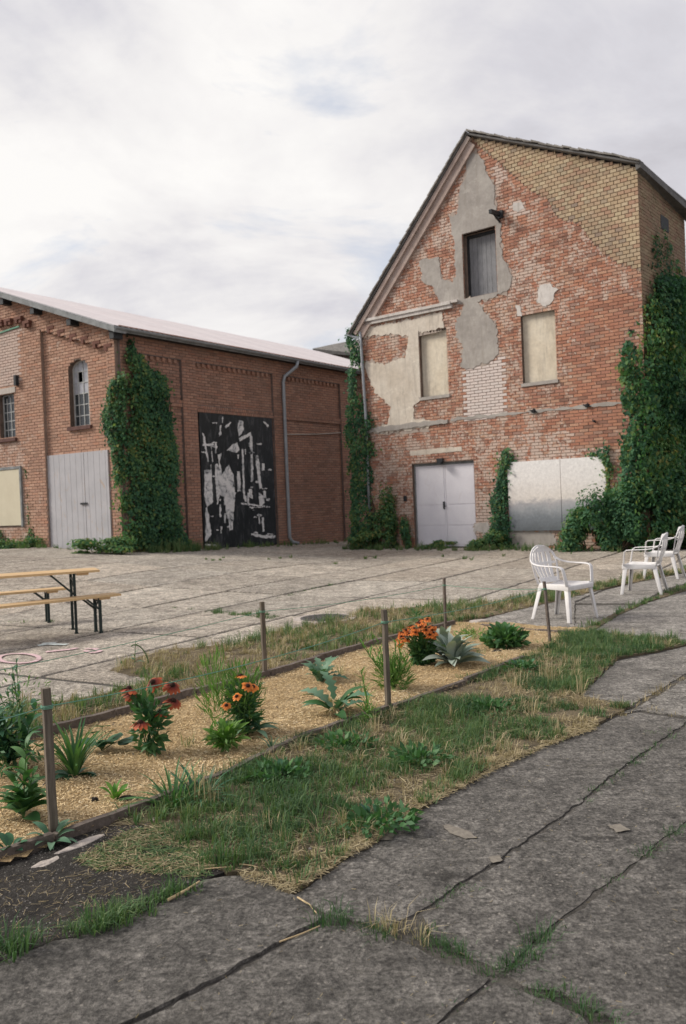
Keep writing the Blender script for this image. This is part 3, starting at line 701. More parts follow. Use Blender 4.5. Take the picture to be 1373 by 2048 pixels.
# render patches, each its own sheet standing proud of the bricks
def plasterpatch(px, mat, d=.030, hole=None, seed=0, step=.055, amp=.05, raw=False):
    p = GA.poly(px) if raw else noisy(GA, px, step, amp, seed)
    uc = noisy(GA, px, step*.7, amp*2.6, seed+50) if not raw else p
    mb = MB(); mb.prism(GA, uc, -.005, d-.011); mb.build('undercoat', m_under, gh, recalc=False)
    mb = MB(); mb.prism(GA, p, -.005, d, [hole] if hole else []); return mb.build('render_patch', mat, gh, recalc=False)
hh = rect(.80, 1.86, 6.985, 8.79)
P1 = [(935, 316), (948, 303), (962, 312), (976, 345), (990, 372), (992, 440), (1003, 448), (1004, 500), (1010, 522), (1027, 552), (1020, 578), (1003, 590), (960, 603), (905, 609), (882, 606), (868, 576), (846, 560), (841, 525), (852, 517), (880, 514), (884, 558), (905, 564), (914, 553), (909, 480), (900, 433), (918, 428), (919, 385), (933, 345)]
pp = noisy(GA, P1, .08, .05, 3); mb = MB(); mb.prism(GA, noisy(GA, P1, .07, .11, 53), -.005, .019, [hh]); mb.build('undercoat', m_under, gh, recalc=False)
mb = MB(); mb.prism(GA, pp, -.005, .03, [hh]); mb.build('render_patch', m_pl_grey, gh, recalc=False)
P2 = [(716, 661), (886, 624), (889, 656), (836, 667), (834, 700), (842, 797), (840, 806), (828, 813), (828, 838), (866, 842), (868, 852), (800, 862), (749, 868), (747, 856), (776, 850), (783, 812), (752, 785), (734, 745), (732, 724), (770, 728), (814, 712), (819, 672), (776, 668), (722, 676)]
plasterpatch(P2, m_pl_cream, seed=5)
P3 = [(932, 602), (958, 606), (975, 627), (995, 655), (998, 712), (975, 726), (937, 737), (924, 733), (928, 697), (914, 672), (911, 648), (922, 628)]
plasterpatch(P3, m_pl_grey, seed=8, d=.028)
plasterpatch([(1080, 572), (1100, 566), (1117, 578), (1106, 600), (1092, 616), (1076, 602)], m_pl_white, seed=9, d=.026)
plasterpatch([(1028, 406), (1044, 404), (1050, 418), (1036, 426), (1026, 420)], m_pl_white, seed=12, d=.022, step=.06, amp=.03)
plasterpatch([(1046, 632), (1040, 612), (1032, 610), (1036, 632)], m_pl_white, seed=13, d=.024, step=.06, amp=.02)
plasterpatch([(1020, 1062), (1100, 1060), (1118, 1092), (1016, 1096)], m_pl_grey, seed=14, d=.024)
plasterpatch([(948, 1048), (978, 1040), (985, 1062), (950, 1066)], m_pl_white, seed=15, d=.022)
plasterpatch([(820, 902), (925, 893), (925, 902), (822, 912)], m_pl_cream, seed=16, d=.02, step=.08, amp=.02)
# cornice, string course, coping along the slope
mb = MB(); mb.fbox(GA, UL-.12, .42, 6.80, 6.90, .0, .10); mb.fbox(GA, UL-.12, .40, 6.90, 6.98, .0, .14); mb.fbox(GA, .1, .62, 6.93, 7.0, 0, .12)
mb.build('cornice', m_pl_white, gh)
mb = MB(); mb.prism(GA, rough([(UL+.1, 3.50), (.1, 3.58), (.12, 3.70), (UL+.1, 3.66)], .1, .03, 3), 0, .06); mb.prism(GA, rough([(.2, 3.62), (5.2, 3.60), (5.2, 3.66), (.2, 3.70)], .12, .04, 4), 0, .03)
mb.build('string_course', m_pl_grey, gh, recalc=False)
sl = Vector((apex[0]-UL, apex[1]-6.76)).normalized(); nn = Vector((-sl.y, sl.x))
def slope_strip(o0, o1, d0, d1, s0=0., s1=1.):
    a = Vector((UL, 6.76)); e_ = Vector(apex); A = a.lerp(e_, s0); B = a.lerp(e_, s1)
    return [tuple(A+nn*o0), tuple(B+nn*o0), tuple(B+nn*o1), tuple(A+nn*o1)]
mb = MB(); mb.prism(GA, slope_strip(-.34, -.12, 0, .1, -.02, .985), 0, .10); mb.prism(GA, slope_strip(-.12, .0, 0, .1, -.03, 1.0), 0, .17)
mb.build('verge_coping', plaster('pinkish_verge', (.38, .29, .25), (.44, .34, .295), (.50, .42, .37)), gh)
# roof planes
def P3d(u, z, d): return Vector(GA.p(u, z, d))
mb = MB()
fd = .19
A0, A1 = P3d(apex[0], apex[1]+.03, fd), P3d(apex[0], 11.18, -dep-.2)
L0, L1 = P3d(UL-.26, 6.54, fd), P3d(UL-.26, 6.34, -dep-.2)
B0, B1 = P3d(UR+.10, 9.30, fd), P3d(UR+.34, 8.98, -dep-.25)
up = Vector((0, 0, .05))
mb.hexa([L0, A0, A1, L1, L0+up, A0+up, A1+up, L1+up]); mb.hexa([A0, B0, B1, A1, A0+up, B0+up, B1+up, A1+up])
roof = mb.build('roof', m_rooftop, gh)
# dark fascia along the top of the right flank
mb = MB(); mb.hexa([GS.p(-.15, 9.18, .0), GS.p(dep+.3, 8.78, .0), GS.p(dep+.3, 8.78, .32), GS.p(-.15, 9.22, .12), GS.p(-.15, 9.38, .0), GS.p(dep+.3, 8.98, .0), GS.p(dep+.3, 8.98, .32), GS.p(-.15, 9.38, .12)])
mb.build('fascia', m_rooftop, gh)
# tiles along both verges
def tile_row(a, c_, n_, w_, th, out, seed, mat=m_tile):
    rr = random.Random(seed); sh = None; a = Vector(a); c_ = Vector(c_); dd = (c_-a)/n_; ang = math.atan2(dd.y, dd.x)
    for i in range(n_):
        L_ = dd.length*1.15
        if sh is None:
            s_ = MB(); s_.hexa([(-L_/2, -.03, 0), (L_/2, -.03, 0), (L_/2, w_, 0), (-L_/2, w_, 0), (-L_/2, -.03, th), (L_/2, -.03, th*.6), (L_/2, w_, th*.6), (-L_/2, w_, th)])
            o = s_.build('tile', mat); o.parent = roof; sh = o.data
        else: o = bpy.data.objects.new('tile', sh); C.objects.link(o); o.parent = roof
        p = a+dd*(i+.5); q_ = Vector(GA.p(p.x, p.y, out))
        rot = Matrix.Rotation(GA.ang(), 4, 'Z') @ Matrix.Rotation(-ang+rr.uniform(-.05, .05), 4, 'Y')
        o.matrix_basis = Matrix.Translation(q_+Vector((0, 0, rr.uniform(-.012, .02)))-world_off(roof)) @ rot
tile_row((UL-.27, 6.60), (apex[0], apex[1]+.09), 34, .28, .045, fd+.03, 4)
tile_row((apex[0]+.02, apex[1]+.09), (UR+.1, 9.36), 22, .28, .05, fd+.03, 5)
# openings
def infill(h_, d, mat, name, bw=.0):
    mb = MB(); mb.fbox(GA, h_[0][0]+.004, h_[1][0]-.004, h_[0][1]+.004, h_[2][1]-.004, d-.05, d); return mb.build(name, mat, gh)
for h_ in (h_w1, h_w2):
    infill(h_, -.10, m_board, 'blocked_window')
    mb = MB(); mb.fbox(GA, h_[0][0]-.04, h_[1][0]+.04, h_[0][1]-.09, h_[0][1]-.004, -.09, .05); mb.build('sill', m_pl_grey, gh)
mb = MB(); mb.fbox(GA, -.88, -.775, 4.40, 6.35, 0, .045); mb.build('window_surround', m_pl_cream, gh)
hd = thing('x', '', ''); bpy.data.objects.remove(hd)
dr = MB(); dr.fbox(GA, .824, 1.836, 7.0, 8.76, -.32, -.29); dro = dr.build('loading_hatch', m_hatch, gh)
for k in range(7):
    mb = MB(); u0 = .83+k*.143; mb.fbox(GA, u0, u0+.137, 7.01, 8.74, -.288, -.265+.006*R_.random()); mb.build('plank', m_hatch, dro)
mb = MB(); mb.fbox(GA, .82, .87, 7.0, 8.77, -.26, -.20); mb.fbox(GA, .87, 1.84, 8.69, 8.77, -.26, -.20); mb.build('frame', m_darkmetal, dro)
# white double door
for k, (a, c_) in enumerate(((-1.16, -.135), (-.125, .87))):
    mb = MB(); mb.fbox(GA, a, c_, .04, 2.40, -.16, -.12); dl = mb.build('door', m_wdoor, gh)
    for (p_, q_) in ((.10, .62), (.66, 1.22), (1.26, 2.34)):
        mb = MB(); mb.fbox(GA, a+.05, c_-.05, p_, q_, -.12, -.108); mb.build('panel', m_wdoor, dl)
    mb = MB(); uu = c_-.09 if k == 0 else a+.03; mb.fbox(GA, uu, uu+.05, 1.12, 1.34, -.108, -.085)
    if k == 0: mb.beam(GA.p(uu+.02, 1.27, -.06), GA.p(uu+.10, 1.20, -.05), .02, .02); mb.build('handle', m_darkmetal, dl)
mb = MB(); mb.fbox(GA, -1.2, -1.162, .0, 2.47, -.2, -.10); mb.fbox(GA, .872, .90, .0, 2.47, -.2, -.10); mb.fbox(GA, -1.162, .872, 2.405, 2.47, -.2, -.10); mb.build('door_frame', m_grey, gh)
# bulkhead lamp above the door, bracket by the hatch, wall anchors, pipe
q = GA.px(883, 921); mb = MB(); mb.fbox(GA, q[0]-.10, q[0]+.10, q[1]-.04, q[1]+.06, .012, .10); mb.fbox(GA, q[0]-.07, q[0]+.07, q[1]-.10, q[1]-.04, .02, .14); mb.build('door_lamp', m_darkmetal, gh)
q = GA.px(1003, 430); mb = MB(); mb.fbox(GA, q[0]-.10, q[0]+.08, q[1]-.10, q[1]+.10, .0, .10); mb.beam(GA.p(q[0]-.03, q[1]+.02, .05), GA.p(q[0]-.03, q[1]-.02, .55), .09, .10); mb.beam(GA.p(q[0]-.03, q[1]-.2, .02), GA.p(q[0]-.03, q[1]-.03, .40), .04, .04); mb.build('hoist_bracket', m_darkmetal, gh)
for (x_, y_) in ((1069, 822), (1176, 811), (1262, 661), (1190, 842)):
    q = GA.px(x_, y_); s_ = .07 if y_ > 800 and x_ != 1190 else .03
    mb = MB(); mb.tube([GA.p(q[0], q[1], .0), GA.p(q[0], q[1], .03), GA.p(q[0], q[1]-.02, .10)], s_, 7, s_*.6); mb.beam(GA.p(q[0]-s_*1.6, q[1]+.03, .03), GA.p(q[0]+s_*1.4, q[1]-.04, .05), .03, .03); mb.build('wall_anchor', m_darkmetal, gh)
q = GA.px(826, 980); 
mb = MB(); q = GA.px(812, 997); mb.fbox(GA, q[0]-.05, q[0]+.05, q[1]-.08, q[1]+.08, .01, .05); mb.build('vent', m_darkmetal, gh)
pipe = [(-2.86, 6.62), (-2.84, 6.3), (-2.80, 5.0), (-2.77, 4.2)]
mb = MB(); mb.tube([GA.p(a, b_, .10) for a, b_ in pipe]+[GA.p(-2.77, .2, .10)], .045, 10); mb.tube([GA.p(-3.28, 6.62, .15), GA.p(-3.1, 6.50, .14), GA.p(-2.9, 6.46, .11), GA.p(-2.86, 6.3, .10)], .045, 10)
mb.build('downpipe', m_zinc, gh, smooth=True)
mb = MB(); mb.tube([GS.p(dep+.30, 8.86, .30), GS.p(dep+.28, 8.6, .30), GS.p(dep+.12, 8.4, .12), GS.p(dep+.05, 8.2, .07), GS.p(dep+.05, .2, .07)], .05, 10); mb.build('downpipe', m_zinc, gh, smooth=True)
mb = MB(); mb.fbox(GS, 1.5, 2.1, 8.15, 8.5, -.05, .02); mb.build('vent_opening', m_darkmetal, gh)

# landscape picture panel left of the big ivy (two boards with a seam)
pnl = thing('landscape_panel', 'wide faded landscape picture on two boards fixed to the house wall', 'picture panel', tuple(GA.p(3.3, .5)))
def prn(name, cs):
    m = NT(name); s_ = m.n('ShaderNodeSeparateXYZ'); m.l(m.pos(), s_.inputs[0]); nz = m.noise(1.9, 9, .78, 1.0)
    h = m.math('ADD', s_.outputs['Z'], m.math('MULTIPLY', m.math('SUBTRACT', nz, .5), .6)); h = m.math('DIVIDE', m.math('SUBTRACT', h, .45), 1.9)
    c = m.ramp(h, *cs); return m.done(m.mix(.5, c, m.ramp(m.noise(14, 6, .75), (.3, .6), (.7, 1.2)), 'MULTIPLY'), .85)
m_land = prn('landscape_print', ((.0, (.13, .145, .155)), (.20, (.20, .22, .24)), (.32, (.33, .345, .36)), (.40, (.40, .39, .40)), (.47, (.70, .65, .60)), (.75, (.76, .73, .70)), (1., (.78, .76, .74))))
for a, c_ in ((1.98, 3.50), (3.515, 4.72)):
    mb = MB(); mb.fbox(GA, a, c_, .48, 2.34, .05, .085); mb.build('board', m_land, pnl)

# ================================================================== WAREHOUSE
wh = thing('warehouse', 'long low red brick warehouse with pale sheet roof and grey gable door', 'warehouse', tuple(WA.p(-6, .2)))
UE = 8.0
eave = 6.28
# long side
pil = []
def u_wa(x_, y_): return WA.px(x_, y_)[0]
ph0, ph1 = u_wa(398, 900), u_wa(546, 960)
pA0, pA1 = u_wa(366, 900), u_wa(394, 900); pB0, pB1 = u_wa(547, 900), u_wa(567, 900)
p_end = 1.2
side_outer = [(-9.98, -.2), (UE, -.2), (UE, eave), (-9.98, eave)]
hp = rect(ph0, ph1, .16, 4.20)
mb = MB(); sheet(mb, WA, side_outer, [], 0)
zf = 5.62
prj = [rect(-9.98, -9.2, -.2, zf), rect(pA0, pA1, -.2, zf), rect(pB0, pB1, -.2, zf), rect(-.05, .55, -.2, zf), rect(-9.98, UE, zf, eave)]
for p in prj: mb.prism(WA, p, -.05, .085)
ledges = [(-9.2, pA0, 4.34, 4.46), (pA1, pB0, 4.22, 4.42), (pB1, -.05, 4.20, 4.36)]
for a, c_, z0, z1 in ledges: mb.fbox(WA, a, c_, z0, z1, 0, .055)
mb.build('wall', m_mortar_w, wh, recalc=False)
bl = bricks(side_outer, prj+[rect(ph0, ph1, .1, 4.22)]+[rect(a, c_, z0, z1) for a, c_, z0, z1 in ledges], .252, .083, .012, 0, 21)
bl = [q for q in bl if q[0] < 1.5]
for i, p in enumerate(prj): bl += [q for q in bricks(p, [], .252, .083, .012, .085, 30+i, .25) if q[0] < 1.5]
for i, (a, c_, z0, z1) in enumerate(ledges): bl += bricks(rect(a, c_, z0, z1), [], .09, .10, .012, .055, 50+i)
lime_wa = lambda u, z: .0+.06*(.4 < fbm(np.array([u*.5]), np.array([z*.7]), 3)[0])
place_bricks(WA, bl, m_wb, m_wb1, wh, lime_wa, nparts=150, pickpx=lambda u, z: 1 < z < 5 and u > -9.2)
# little dentils under the frieze
sh = None; cnt = 0
u = -9.1
while u < -.1:
    skip = any(a-.05 < u < c_+.05 for a, c_ in ((pA0, pA1), (pB0, pB1)))
    if not skip:
        if sh is None:
            s_ = MB(); s_.box(-.05, .05, -.08, .02, -.05, .05); o = s_.build('dentil', m_wb1); o.parent = wh; sh = o.data
        else: o = bpy.data.objects.new('dentil', sh); C.objects.link(o); o.parent = wh
        o.location = Vector(WA.p(u, zf-.055, 0))-wh.location; o.rotation_euler = (0, 0, WA.ang()); cnt += 1
    u += .22
# gable end
ridge_u, ridge_z = 7.02, 8.70; slp = (ridge_z-6.24)/ridge_u
EO = [(0, -.2), (2*ridge_u, -.2), (2*ridge_u, 6.22), (ridge_u, ridge_z), (0, 6.24)]
rec = [(.32, -.15), (3.12, -.15), (3.10, 6.62), (.32, 5.76)]
u1_ = [WE.px(*q) for q in ((138, 735), (178, 850), (140, 855))]
arch = [(1.22, 3.80), (2.06, 3.80), (2.06, 5.38)]+[(1.64+.42*math.cos(a), 5.38+.24*math.sin(a)) for a in np.linspace(.35, math.pi-.35, 7)]+[(1.22, 5.38)]
wl_ = rect(4.45, 5.22, 3.70, 5.0)
gd = rect(.50, 3.12, .15, 3.09)
mb = MB(); sheet(mb, WE, EO, [arch, wl_], 0)
reveal(mb, WE, arch, 0, -.3); reveal(mb, WE, wl_, .10, -.3)
mb.prism(WE, EO, -.02, .10, [rec, wl_])
mb.build('wall', m_mortar, wh, recalc=False)
bl = bricks(rec, [arch, gd], .252, .083, .012, 0, 61)+bricks(EO, [rec, wl_, rect(4.25, 5.75, 1.1, 2.82)], .252, .083, .012, .10, 62)
bl = [q for q in bl if q[0] < 8.5]
patchL = WE.poly([(-60, 690), (47, 652), (48, 768), (-60, 780)])
def lime_we(u, z):
    if inpoly(np.array([u]), np.array([z]), patchL)[0]: return .62
    if z < 3.6 and u > 4.1: return .35
    return .17
WEB = [(0.320, 0.193, 0.135), (0.420, 0.248, 0.172), (0.480, 0.286, 0.198), (0.400, 0.231, 0.166), (0.520, 0.330, 0.234), (0.450, 0.231, 0.151)]  # sunlit end: same brick in lighter tones, the sunlight painted in
m_we = brick_mat('gable_end_brick', WEB, False, .7, .2); m_we1 = brick_mat('gable_end_brick_single', WEB, True, .4, .2)
place_bricks(WE, bl, m_we, m_we1, wh, lime_we, nparts=150, pickpx=lambda u, z: u < 5.4 and 1 < z < 6)
# rear wall and far side so the shed is closed
mb = MB(); FA = Frame(WA.o+WA.t*UE, WE.t, WA.t); mb.prism(FA, EO, -.2, 0); FB = Frame(WA.o+WE.t*2*ridge_u, WA.t, -WA.n); mb.prism(FB, side_outer, -.2, 0)
mb.build('wall', m_mortar_w, wh, recalc=False)
# roof of corrugated sheet
def roofpt(u, k, dz=0): # k: 0 eave .. 1 ridge (side towards the yard)
    a = -.42+(ridge_u+.42)*k; q_ = WA.o+WA.t*u-WA.n*a; return (q_[0], q_[1], 6.24+slp*a+dz)
us = np.arange(-10.42, UE+.4, .045); V = []; 
for i, u in enumerate(us):
    w_ = .026*math.sin(u/.177*2*math.pi)
    V += [roofpt(u, 0, .05+w_), roofpt(u, .5, .05+w_), roofpt(u, 1, .05+w_)]
F = []
for i in range(len(us)-1):
    for k in range(2): F.append((i*3+k, (i+1)*3+k, (i+1)*3+k+1, i*3+k+1))
rf = soup('roof', V, F, m_roof, wh)
V2 = []
for u in (us[0], us[-1]):
    for k in (0, 1): 
        p = roofpt(u, k, .0); V2.append(p)
mb = MB(); a0, a1, b0, b1 = [Vector(v) for v in V2]; dn = Vector((0, 0, -.05)); mb.hexa([a0+dn, b0+dn, b1+dn, a1+dn, a0, b0, b1, a1])
c0 = Vector((*(WA.o+WA.t*us[0]+WE.t*(2*ridge_u+.42)), 6.14)); c1 = Vector((*(WA.o+WA.t*us[-1]+WE.t*(2*ridge_u+.42)), 6.14))
mb.hexa([a1+dn, b1+dn, c1+dn, c0+dn, a1+Vector((0, 0, .05)), b1+Vector((0, 0, .05)), c1, c0]); mb.build('roof_deck', m_grey, wh)
# verge board along the gable, two halves
for s_ in (0, 1):
    mb = MB(); ua, ub = (-.45, ridge_u) if s_ == 0 else (2*ridge_u+.45, ridge_u)
    za = 6.24-.45*slp
    mb.hexa([WE.p(ua, za-.08, .08), WE.p(ub, ridge_z-.08, .08), WE.p(ub, ridge_z-.08, .47), WE.p(ua, za-.08, .47), WE.p(ua, za+.065, .08), WE.p(ub, ridge_z+.065, .08), WE.p(ub, ridge_z+.065, .47), WE.p(ua, za+.065, .47)])
    mb.build('verge_board', m_grey, wh)
for (x_, y_) in ((12, 603), (73, 618), (146, 638), (232, 660), (-60, 580)):
    q = WE.px(x_, y_, .25); zt = 6.24+slp*q[0]-.11
    mb = MB(); mb.fbox(WE, q[0]-.085, q[0]+.085, zt-.17, zt, .10, .40); mb.build('beam_end', m_darkmetal, wh)
# gutter and downpipe
mb = MB(); pts = []
prof = [(math.cos(a)*.06, math.sin(a)*.06) for a in np.linspace(math.pi, 2*math.pi, 7)]
for u in (-10.4, UE+.3):
    for (a, z) in prof: q_ = WA.o+WA.t*u+WA.n*(.46+a); pts.append((q_[0], q_[1], 6.14+z))
mb.add(pts, [(i, i+1, 7+i+1, 7+i) for i in range(6)]); mb.fbox(WA, -10.4, UE+.3, 6.05, 6.14, .36, .385)
mb.build('gutter', m_zinc, wh, recalc=False)
mb = MB(); mb.fbox(WA, -10.35, UE+.2, 6.07, 6.2, .10, .36); mb.build('soffit', m_darkmetal, wh)
ud = u_wa(561, 820)
mb = MB(); mb.tube([WA.p(ud+.42, 6.08, .46), WA.p(ud+.38, 5.92, .46), WA.p(ud+.03, 5.58, .22), WA.p(ud, 5.40, .17), WA.p(ud, .36, .17), WA.p(ud+.08, .20, .22), WA.p(ud+.3, .14, .3)], .058, 10)
mb.build('downpipe', m_zinc, wh, smooth=True)
mb = MB(); a, c_ = WA.px(567, 869), WA.px(690, 865); mb.tube([WA.p(a[0], a[1], .05), WA.p((a[0]+c_[0])/2, (a[1]+c_[1])/2-.03, .05), WA.p(c_[0], c_[1], .05)], .018, 6); mb.build('cable', m_lintel, wh)
# corbels stepping along the recess
for (x_, y_) in ((105, 660), (126, 667), (150, 676), (173, 681), (197, 690), (220, 696), (8, 649), (25, 646), (46, 642), (62, 650)):
    q = WE.px(x_, y_, .05)
    mb = MB(); base_d = .0 if q[0] < 3.1 else .10
    mb.fbox(WE, q[0]-.15, q[0]+.15, q[1]+.02, q[1]+.10, base_d, base_d+.13); mb.fbox(WE, q[0]-.13, q[0]-.03, q[1]-.08, q[1]+.018, base_d, base_d+.11); mb.fbox(WE, q[0]+.03, q[0]+.13, q[1]-.08, q[1]+.018, base_d, base_d+.13)
    mb.build('corbel', simple('corbel_brick', (.17, .08, .06), .9, .2) if 'corbel_brick' not in bpy.data.materials else bpy.data.materials['corbel_brick'], wh)  # dark brick tone paints in the shadow on the corbels
# windows
def gridwindow(fr, poly, u0, u1, z0, z1, nc, nr, d, white):
    mb = MB(); mb.prism(fr, poly, d-.02, d+.02, [[(u0+.04+(a-u0)*(u1-u0-.08)/(u1-u0), z0+.04+(b_-z0)*(z1-z0-.08)/(z1-z0)) for a, b_ in poly]])
    for i in range(1, nc): u = u0+(u1-u0)*i/nc; mb.fbox(fr, u-.014, u+.014, z0+.03, z1-.10, d-.012, d+.015)
    for j in range(1, nr): z = z0+(z1-z0)*j/nr; mb.fbox(fr, u0+.03, u1-.03, z-.012, z+.012, d-.010, d+.013)
    fo = mb.build('window', m_frame, wh, recalc=False)
    cw_, ch_ = (u1-u0)/nc, (z1-z0)/nr
    for i in range(nc):
        for j in range(nr):
            a, c_, p_, q_ = u0+i*cw_+.012, u0+(i+1)*cw_-.012, z0+j*ch_+.012, z0+(j+1)*ch_-.012
            if poly is arch and j == nr-1: q_ = min(q_, 5.38+.24*math.sqrt(max(0, 1-(((a+c_)/2-1.64)/.42)**2)))
            k = white(i, j)
            if k == 2: continue
            s_ = MB(); s_.fbox(fr, a, c_, p_, q_, d-.008, d-.002+R_.uniform(-.003, .003)); s_.build('pane', m_glassw if k else m_glassd, fo)
    bk = MB(); bk.fbox(fr, u0, u1, z0, z1, d-.6, d-.55); bk.build('dark_interior', m_darkmetal, wh)
gridwindow(WE, arch, 1.22, 2.06, 3.80, 5.62, 4, 6, -.16, lambda i, j: (1 if j >= 3 else (1 if j == 2 and i in (0,) else 0)) if (i, j) != (2, 4) else 2)
gridwindow(WE, wl_, 4.45, 5.22, 3.70, 5.0, 4, 5, -.05, lambda i, j: 0)
mb = MB(); mb.fbox(WE, 1.14, 2.12, 3.70, 3.795, -.05, .09); mb.build('sill', simple('sill_brick', (.12, .065, .055), .9, .3), wh)
mb = MB(); mb.fbox(WE, 4.38, 5.28, 3.60, 3.695, .0, .19); mb.build('sill', bpy.data.materials['sill_brick'], wh)
mb = MB(); mb.fbox(WE, 4.36, 5.36, 5.005, 5.17, .0, .135); mb.build('lintel', m_lintel, wh)
q = WE.px(43, 762); mb = MB(); mb.fbox(WE, q[0]-.05, q[0]+.05, q[1]-.15, q[1]+.15, .10, .22); mb.build('wall_lamp', m_darkmetal, wh)
mb = MB(); a, c_ = WE.px(-60, 690), WE.px(47, 654); mb.beam(WE.p(a[0], a[1], .13), WE.p(c_[0], c_[1], .13), .04, .04); mb.build('conduit', m_rope, wh)
# grey sheet door in two leaves
zb = .40
for k, (a, c_) in enumerate(((.52, 1.50), (1.52, 3.11))):
    mb = MB(); mb.fbox(WE, a, c_, zb, 3.08, -.02, .05); dl = mb.build('door', m_gdoor, wh)
    m_ = MB(); u = a+.1
    while u < c_-.05: m_.fbox(WE, u, u+.02, zb+.02, 3.06, .05, .054); u += .24
    m_.build('rib', m_gdoor, dl)
    if k == 0: m_ = MB(); m_.fbox(WE, 1.42, 1.70, 1.66, 1.71, .061, .085); m_.build('handle', m_darkmetal, dl)
# yellow sheet on the left
ys_ = thing('yellow_board', 'pale yellow sheet boarding an opening left of the grey door', 'board', tuple(WE.p(5, 1)))
mb = MB(); mb.fbox(WE, 4.30, 6.4, 1.14, 2.78, .10, .15); mb.build('sheet', m_ysheet, ys_)
mb = MB(); mb.fbox(WE, 4.26, 6.45, 2.785, 2.86, .10, .17); mb.fbox(WE, 4.22, 4.295, 1.10, 2.86, .10, .17); mb.build('frame', m_grey, ys_)
# photo panel (black and white industrial picture)
pp_ = thing('mural_panel', 'tall black and white industrial photograph print in the warehouse doorway', 'mural', tuple(WA.p((ph0+ph1)/2, .2)))
mb = MB(); mb.fbox(WA, ph0, ph1, .17, 4.20, .03, .07); mb.build('board', m_black, pp_)
mb = MB()
def blob(px, k):
    pl = rough(WA.poly(px), .05, .022, k); mb.prism(WA, pl, .069, .073+.0003*k)
Z = lambda x_, y_: (340+x_/3.27, 640+y_/3.27)
blobs = [[(310, 900), (330, 1010), (375, 945), (405, 1010), (415, 1150), (408, 1260), (400, 1370), (378, 1380), (372, 1280), (345, 1160), (310, 1140)],
 [(285, 945), (305, 940), (320, 1120), (300, 1210), (290, 1100)], [(215, 985), (262, 980), (272, 1190), (225, 1230), (222, 1450), (262, 1400), (240, 1260), (214, 1140)],
 [(440, 655), (468, 665), (472, 720), (440, 765), (432, 700)], [(395, 815), (430, 800), (445, 850), (428, 870), (362, 855)],
 [(440, 775), (520, 735), (524, 800), (512, 760), (448, 795)], [(512, 760), (528, 760), (535, 1050), (520, 1060)], [(545, 885), (560, 885), (592, 1100), (575, 1105)],
 [(560, 885), (570, 890), (582, 1010), (575, 1000)], [(428, 990), (444, 990), (455, 1120), (432, 1125)], [(460, 845), (470, 845), (480, 1170), (468, 1130)], [(478, 845), (486, 846), (486, 880), (480, 880)],
 [(200, 740), (212, 745), (245, 930), (235, 930)], [(205, 810), (275, 810), (275, 822), (205, 824)], [(255, 825), (262, 825), (272, 930), (266, 930)],
 [(592, 940), (608, 940), (608, 985), (592, 985)], [(598, 1120), (615, 1120), (620, 1165), (602, 1165)], [(505, 1105), (525, 1105), (530, 1170), (510, 1165)], [(470, 1150), (490, 1150), (490, 1190), (478, 1190)],
 [(570, 1130), (600, 1150), (608, 1200), (575, 1225)], [(520, 1395), (600, 1405), (680, 1412), (675, 1428), (590, 1424), (520, 1408)], [(220, 1465), (300, 1470), (315, 1490), (225, 1492)],
 [(300, 880), (328, 872), (325, 885), (310, 940)], [(430, 880), (440, 880), (438, 910), (430, 905)], [(590, 1290), (602, 1290), (605, 1385), (594, 1385)], [(350, 1195), (372, 1190), (385, 1290), (365, 1300)],
 [(455, 1195), (610, 1215), (610, 1222), (455, 1205)], [(600, 660), (636, 690), (630, 700), (600, 672)], [(350, 700), (385, 665), (390, 672), (355, 712)]]
for k, p in enumerate(blobs): blob([Z(*q) for q in p], k)
rm = random.Random(91)
for k in range(55):
    cx_, cy_ = rm.choice([(240, 1050), (360, 1150), (450, 1000), (530, 900), (580, 1120), (500, 1180), (380, 1300), (260, 1300), (300, 760), (600, 1300)]); x_ = cx_+rm.gauss(0, 40); y_ = cy_+rm.gauss(0, 90)
    if not (200 < x_ < 670 and 630 < y_ < 1470): continue
    w_, h_ = (rm.uniform(3, 9), rm.uniform(15, 90)) if rm.random() < .6 else (rm.uniform(8, 40), rm.uniform(3, 10))
    pl = rough(WA.poly([Z(x_-w_/2, y_-h_/2), Z(x_+w_/2, y_-h_/2), Z(x_+w_/2+rm.uniform(-4, 4), y_+h_/2), Z(x_-w_/2, y_+h_/2)]), .03, .03, k+50); mb.prism(WA, pl, .069, .084+.0002*k)
mb.build('print', m_white, pp_, recalc=False)
# distant roof between the two buildings
dsh = thing('distant_shed', 'distant grey roofed building showing beyond the warehouse roof', 'building', (1, 60, 0))
r0 = T(655, 692, 12.2); 
def AT(px_, py_, Y_): d = ray(px_, py_); k = Y_/d[1]; return Vector((d[0]*k, Y_, EYE+d[2]*k))
a, c_, e_ = AT(626, 697, 62), AT(668, 688, 66), AT(730, 676, 66)
mb = MB(); mb.add([a, AT(730, 708, 62), e_, c_, a+Vector((0, 12, 0)), e_+Vector((3, 8, -.5))], [(0, 1, 2, 3), (0, 3, 4), (3, 2, 5, 4)]); mb.add([a+Vector((0, 0, -.0)), AT(730, 708, 62), AT(730, 713, 62), a+Vector((0, 0, -.3))], [(0, 1, 2, 3)])
mb.build('roof', m_tile, dsh, recalc=False)
mb = MB(); mb.box(a.x+.5, AT(730, 708, 62).x, 62.6, 74, 0, a.z-.35); mb.build('wall', m_mortar_w, dsh)

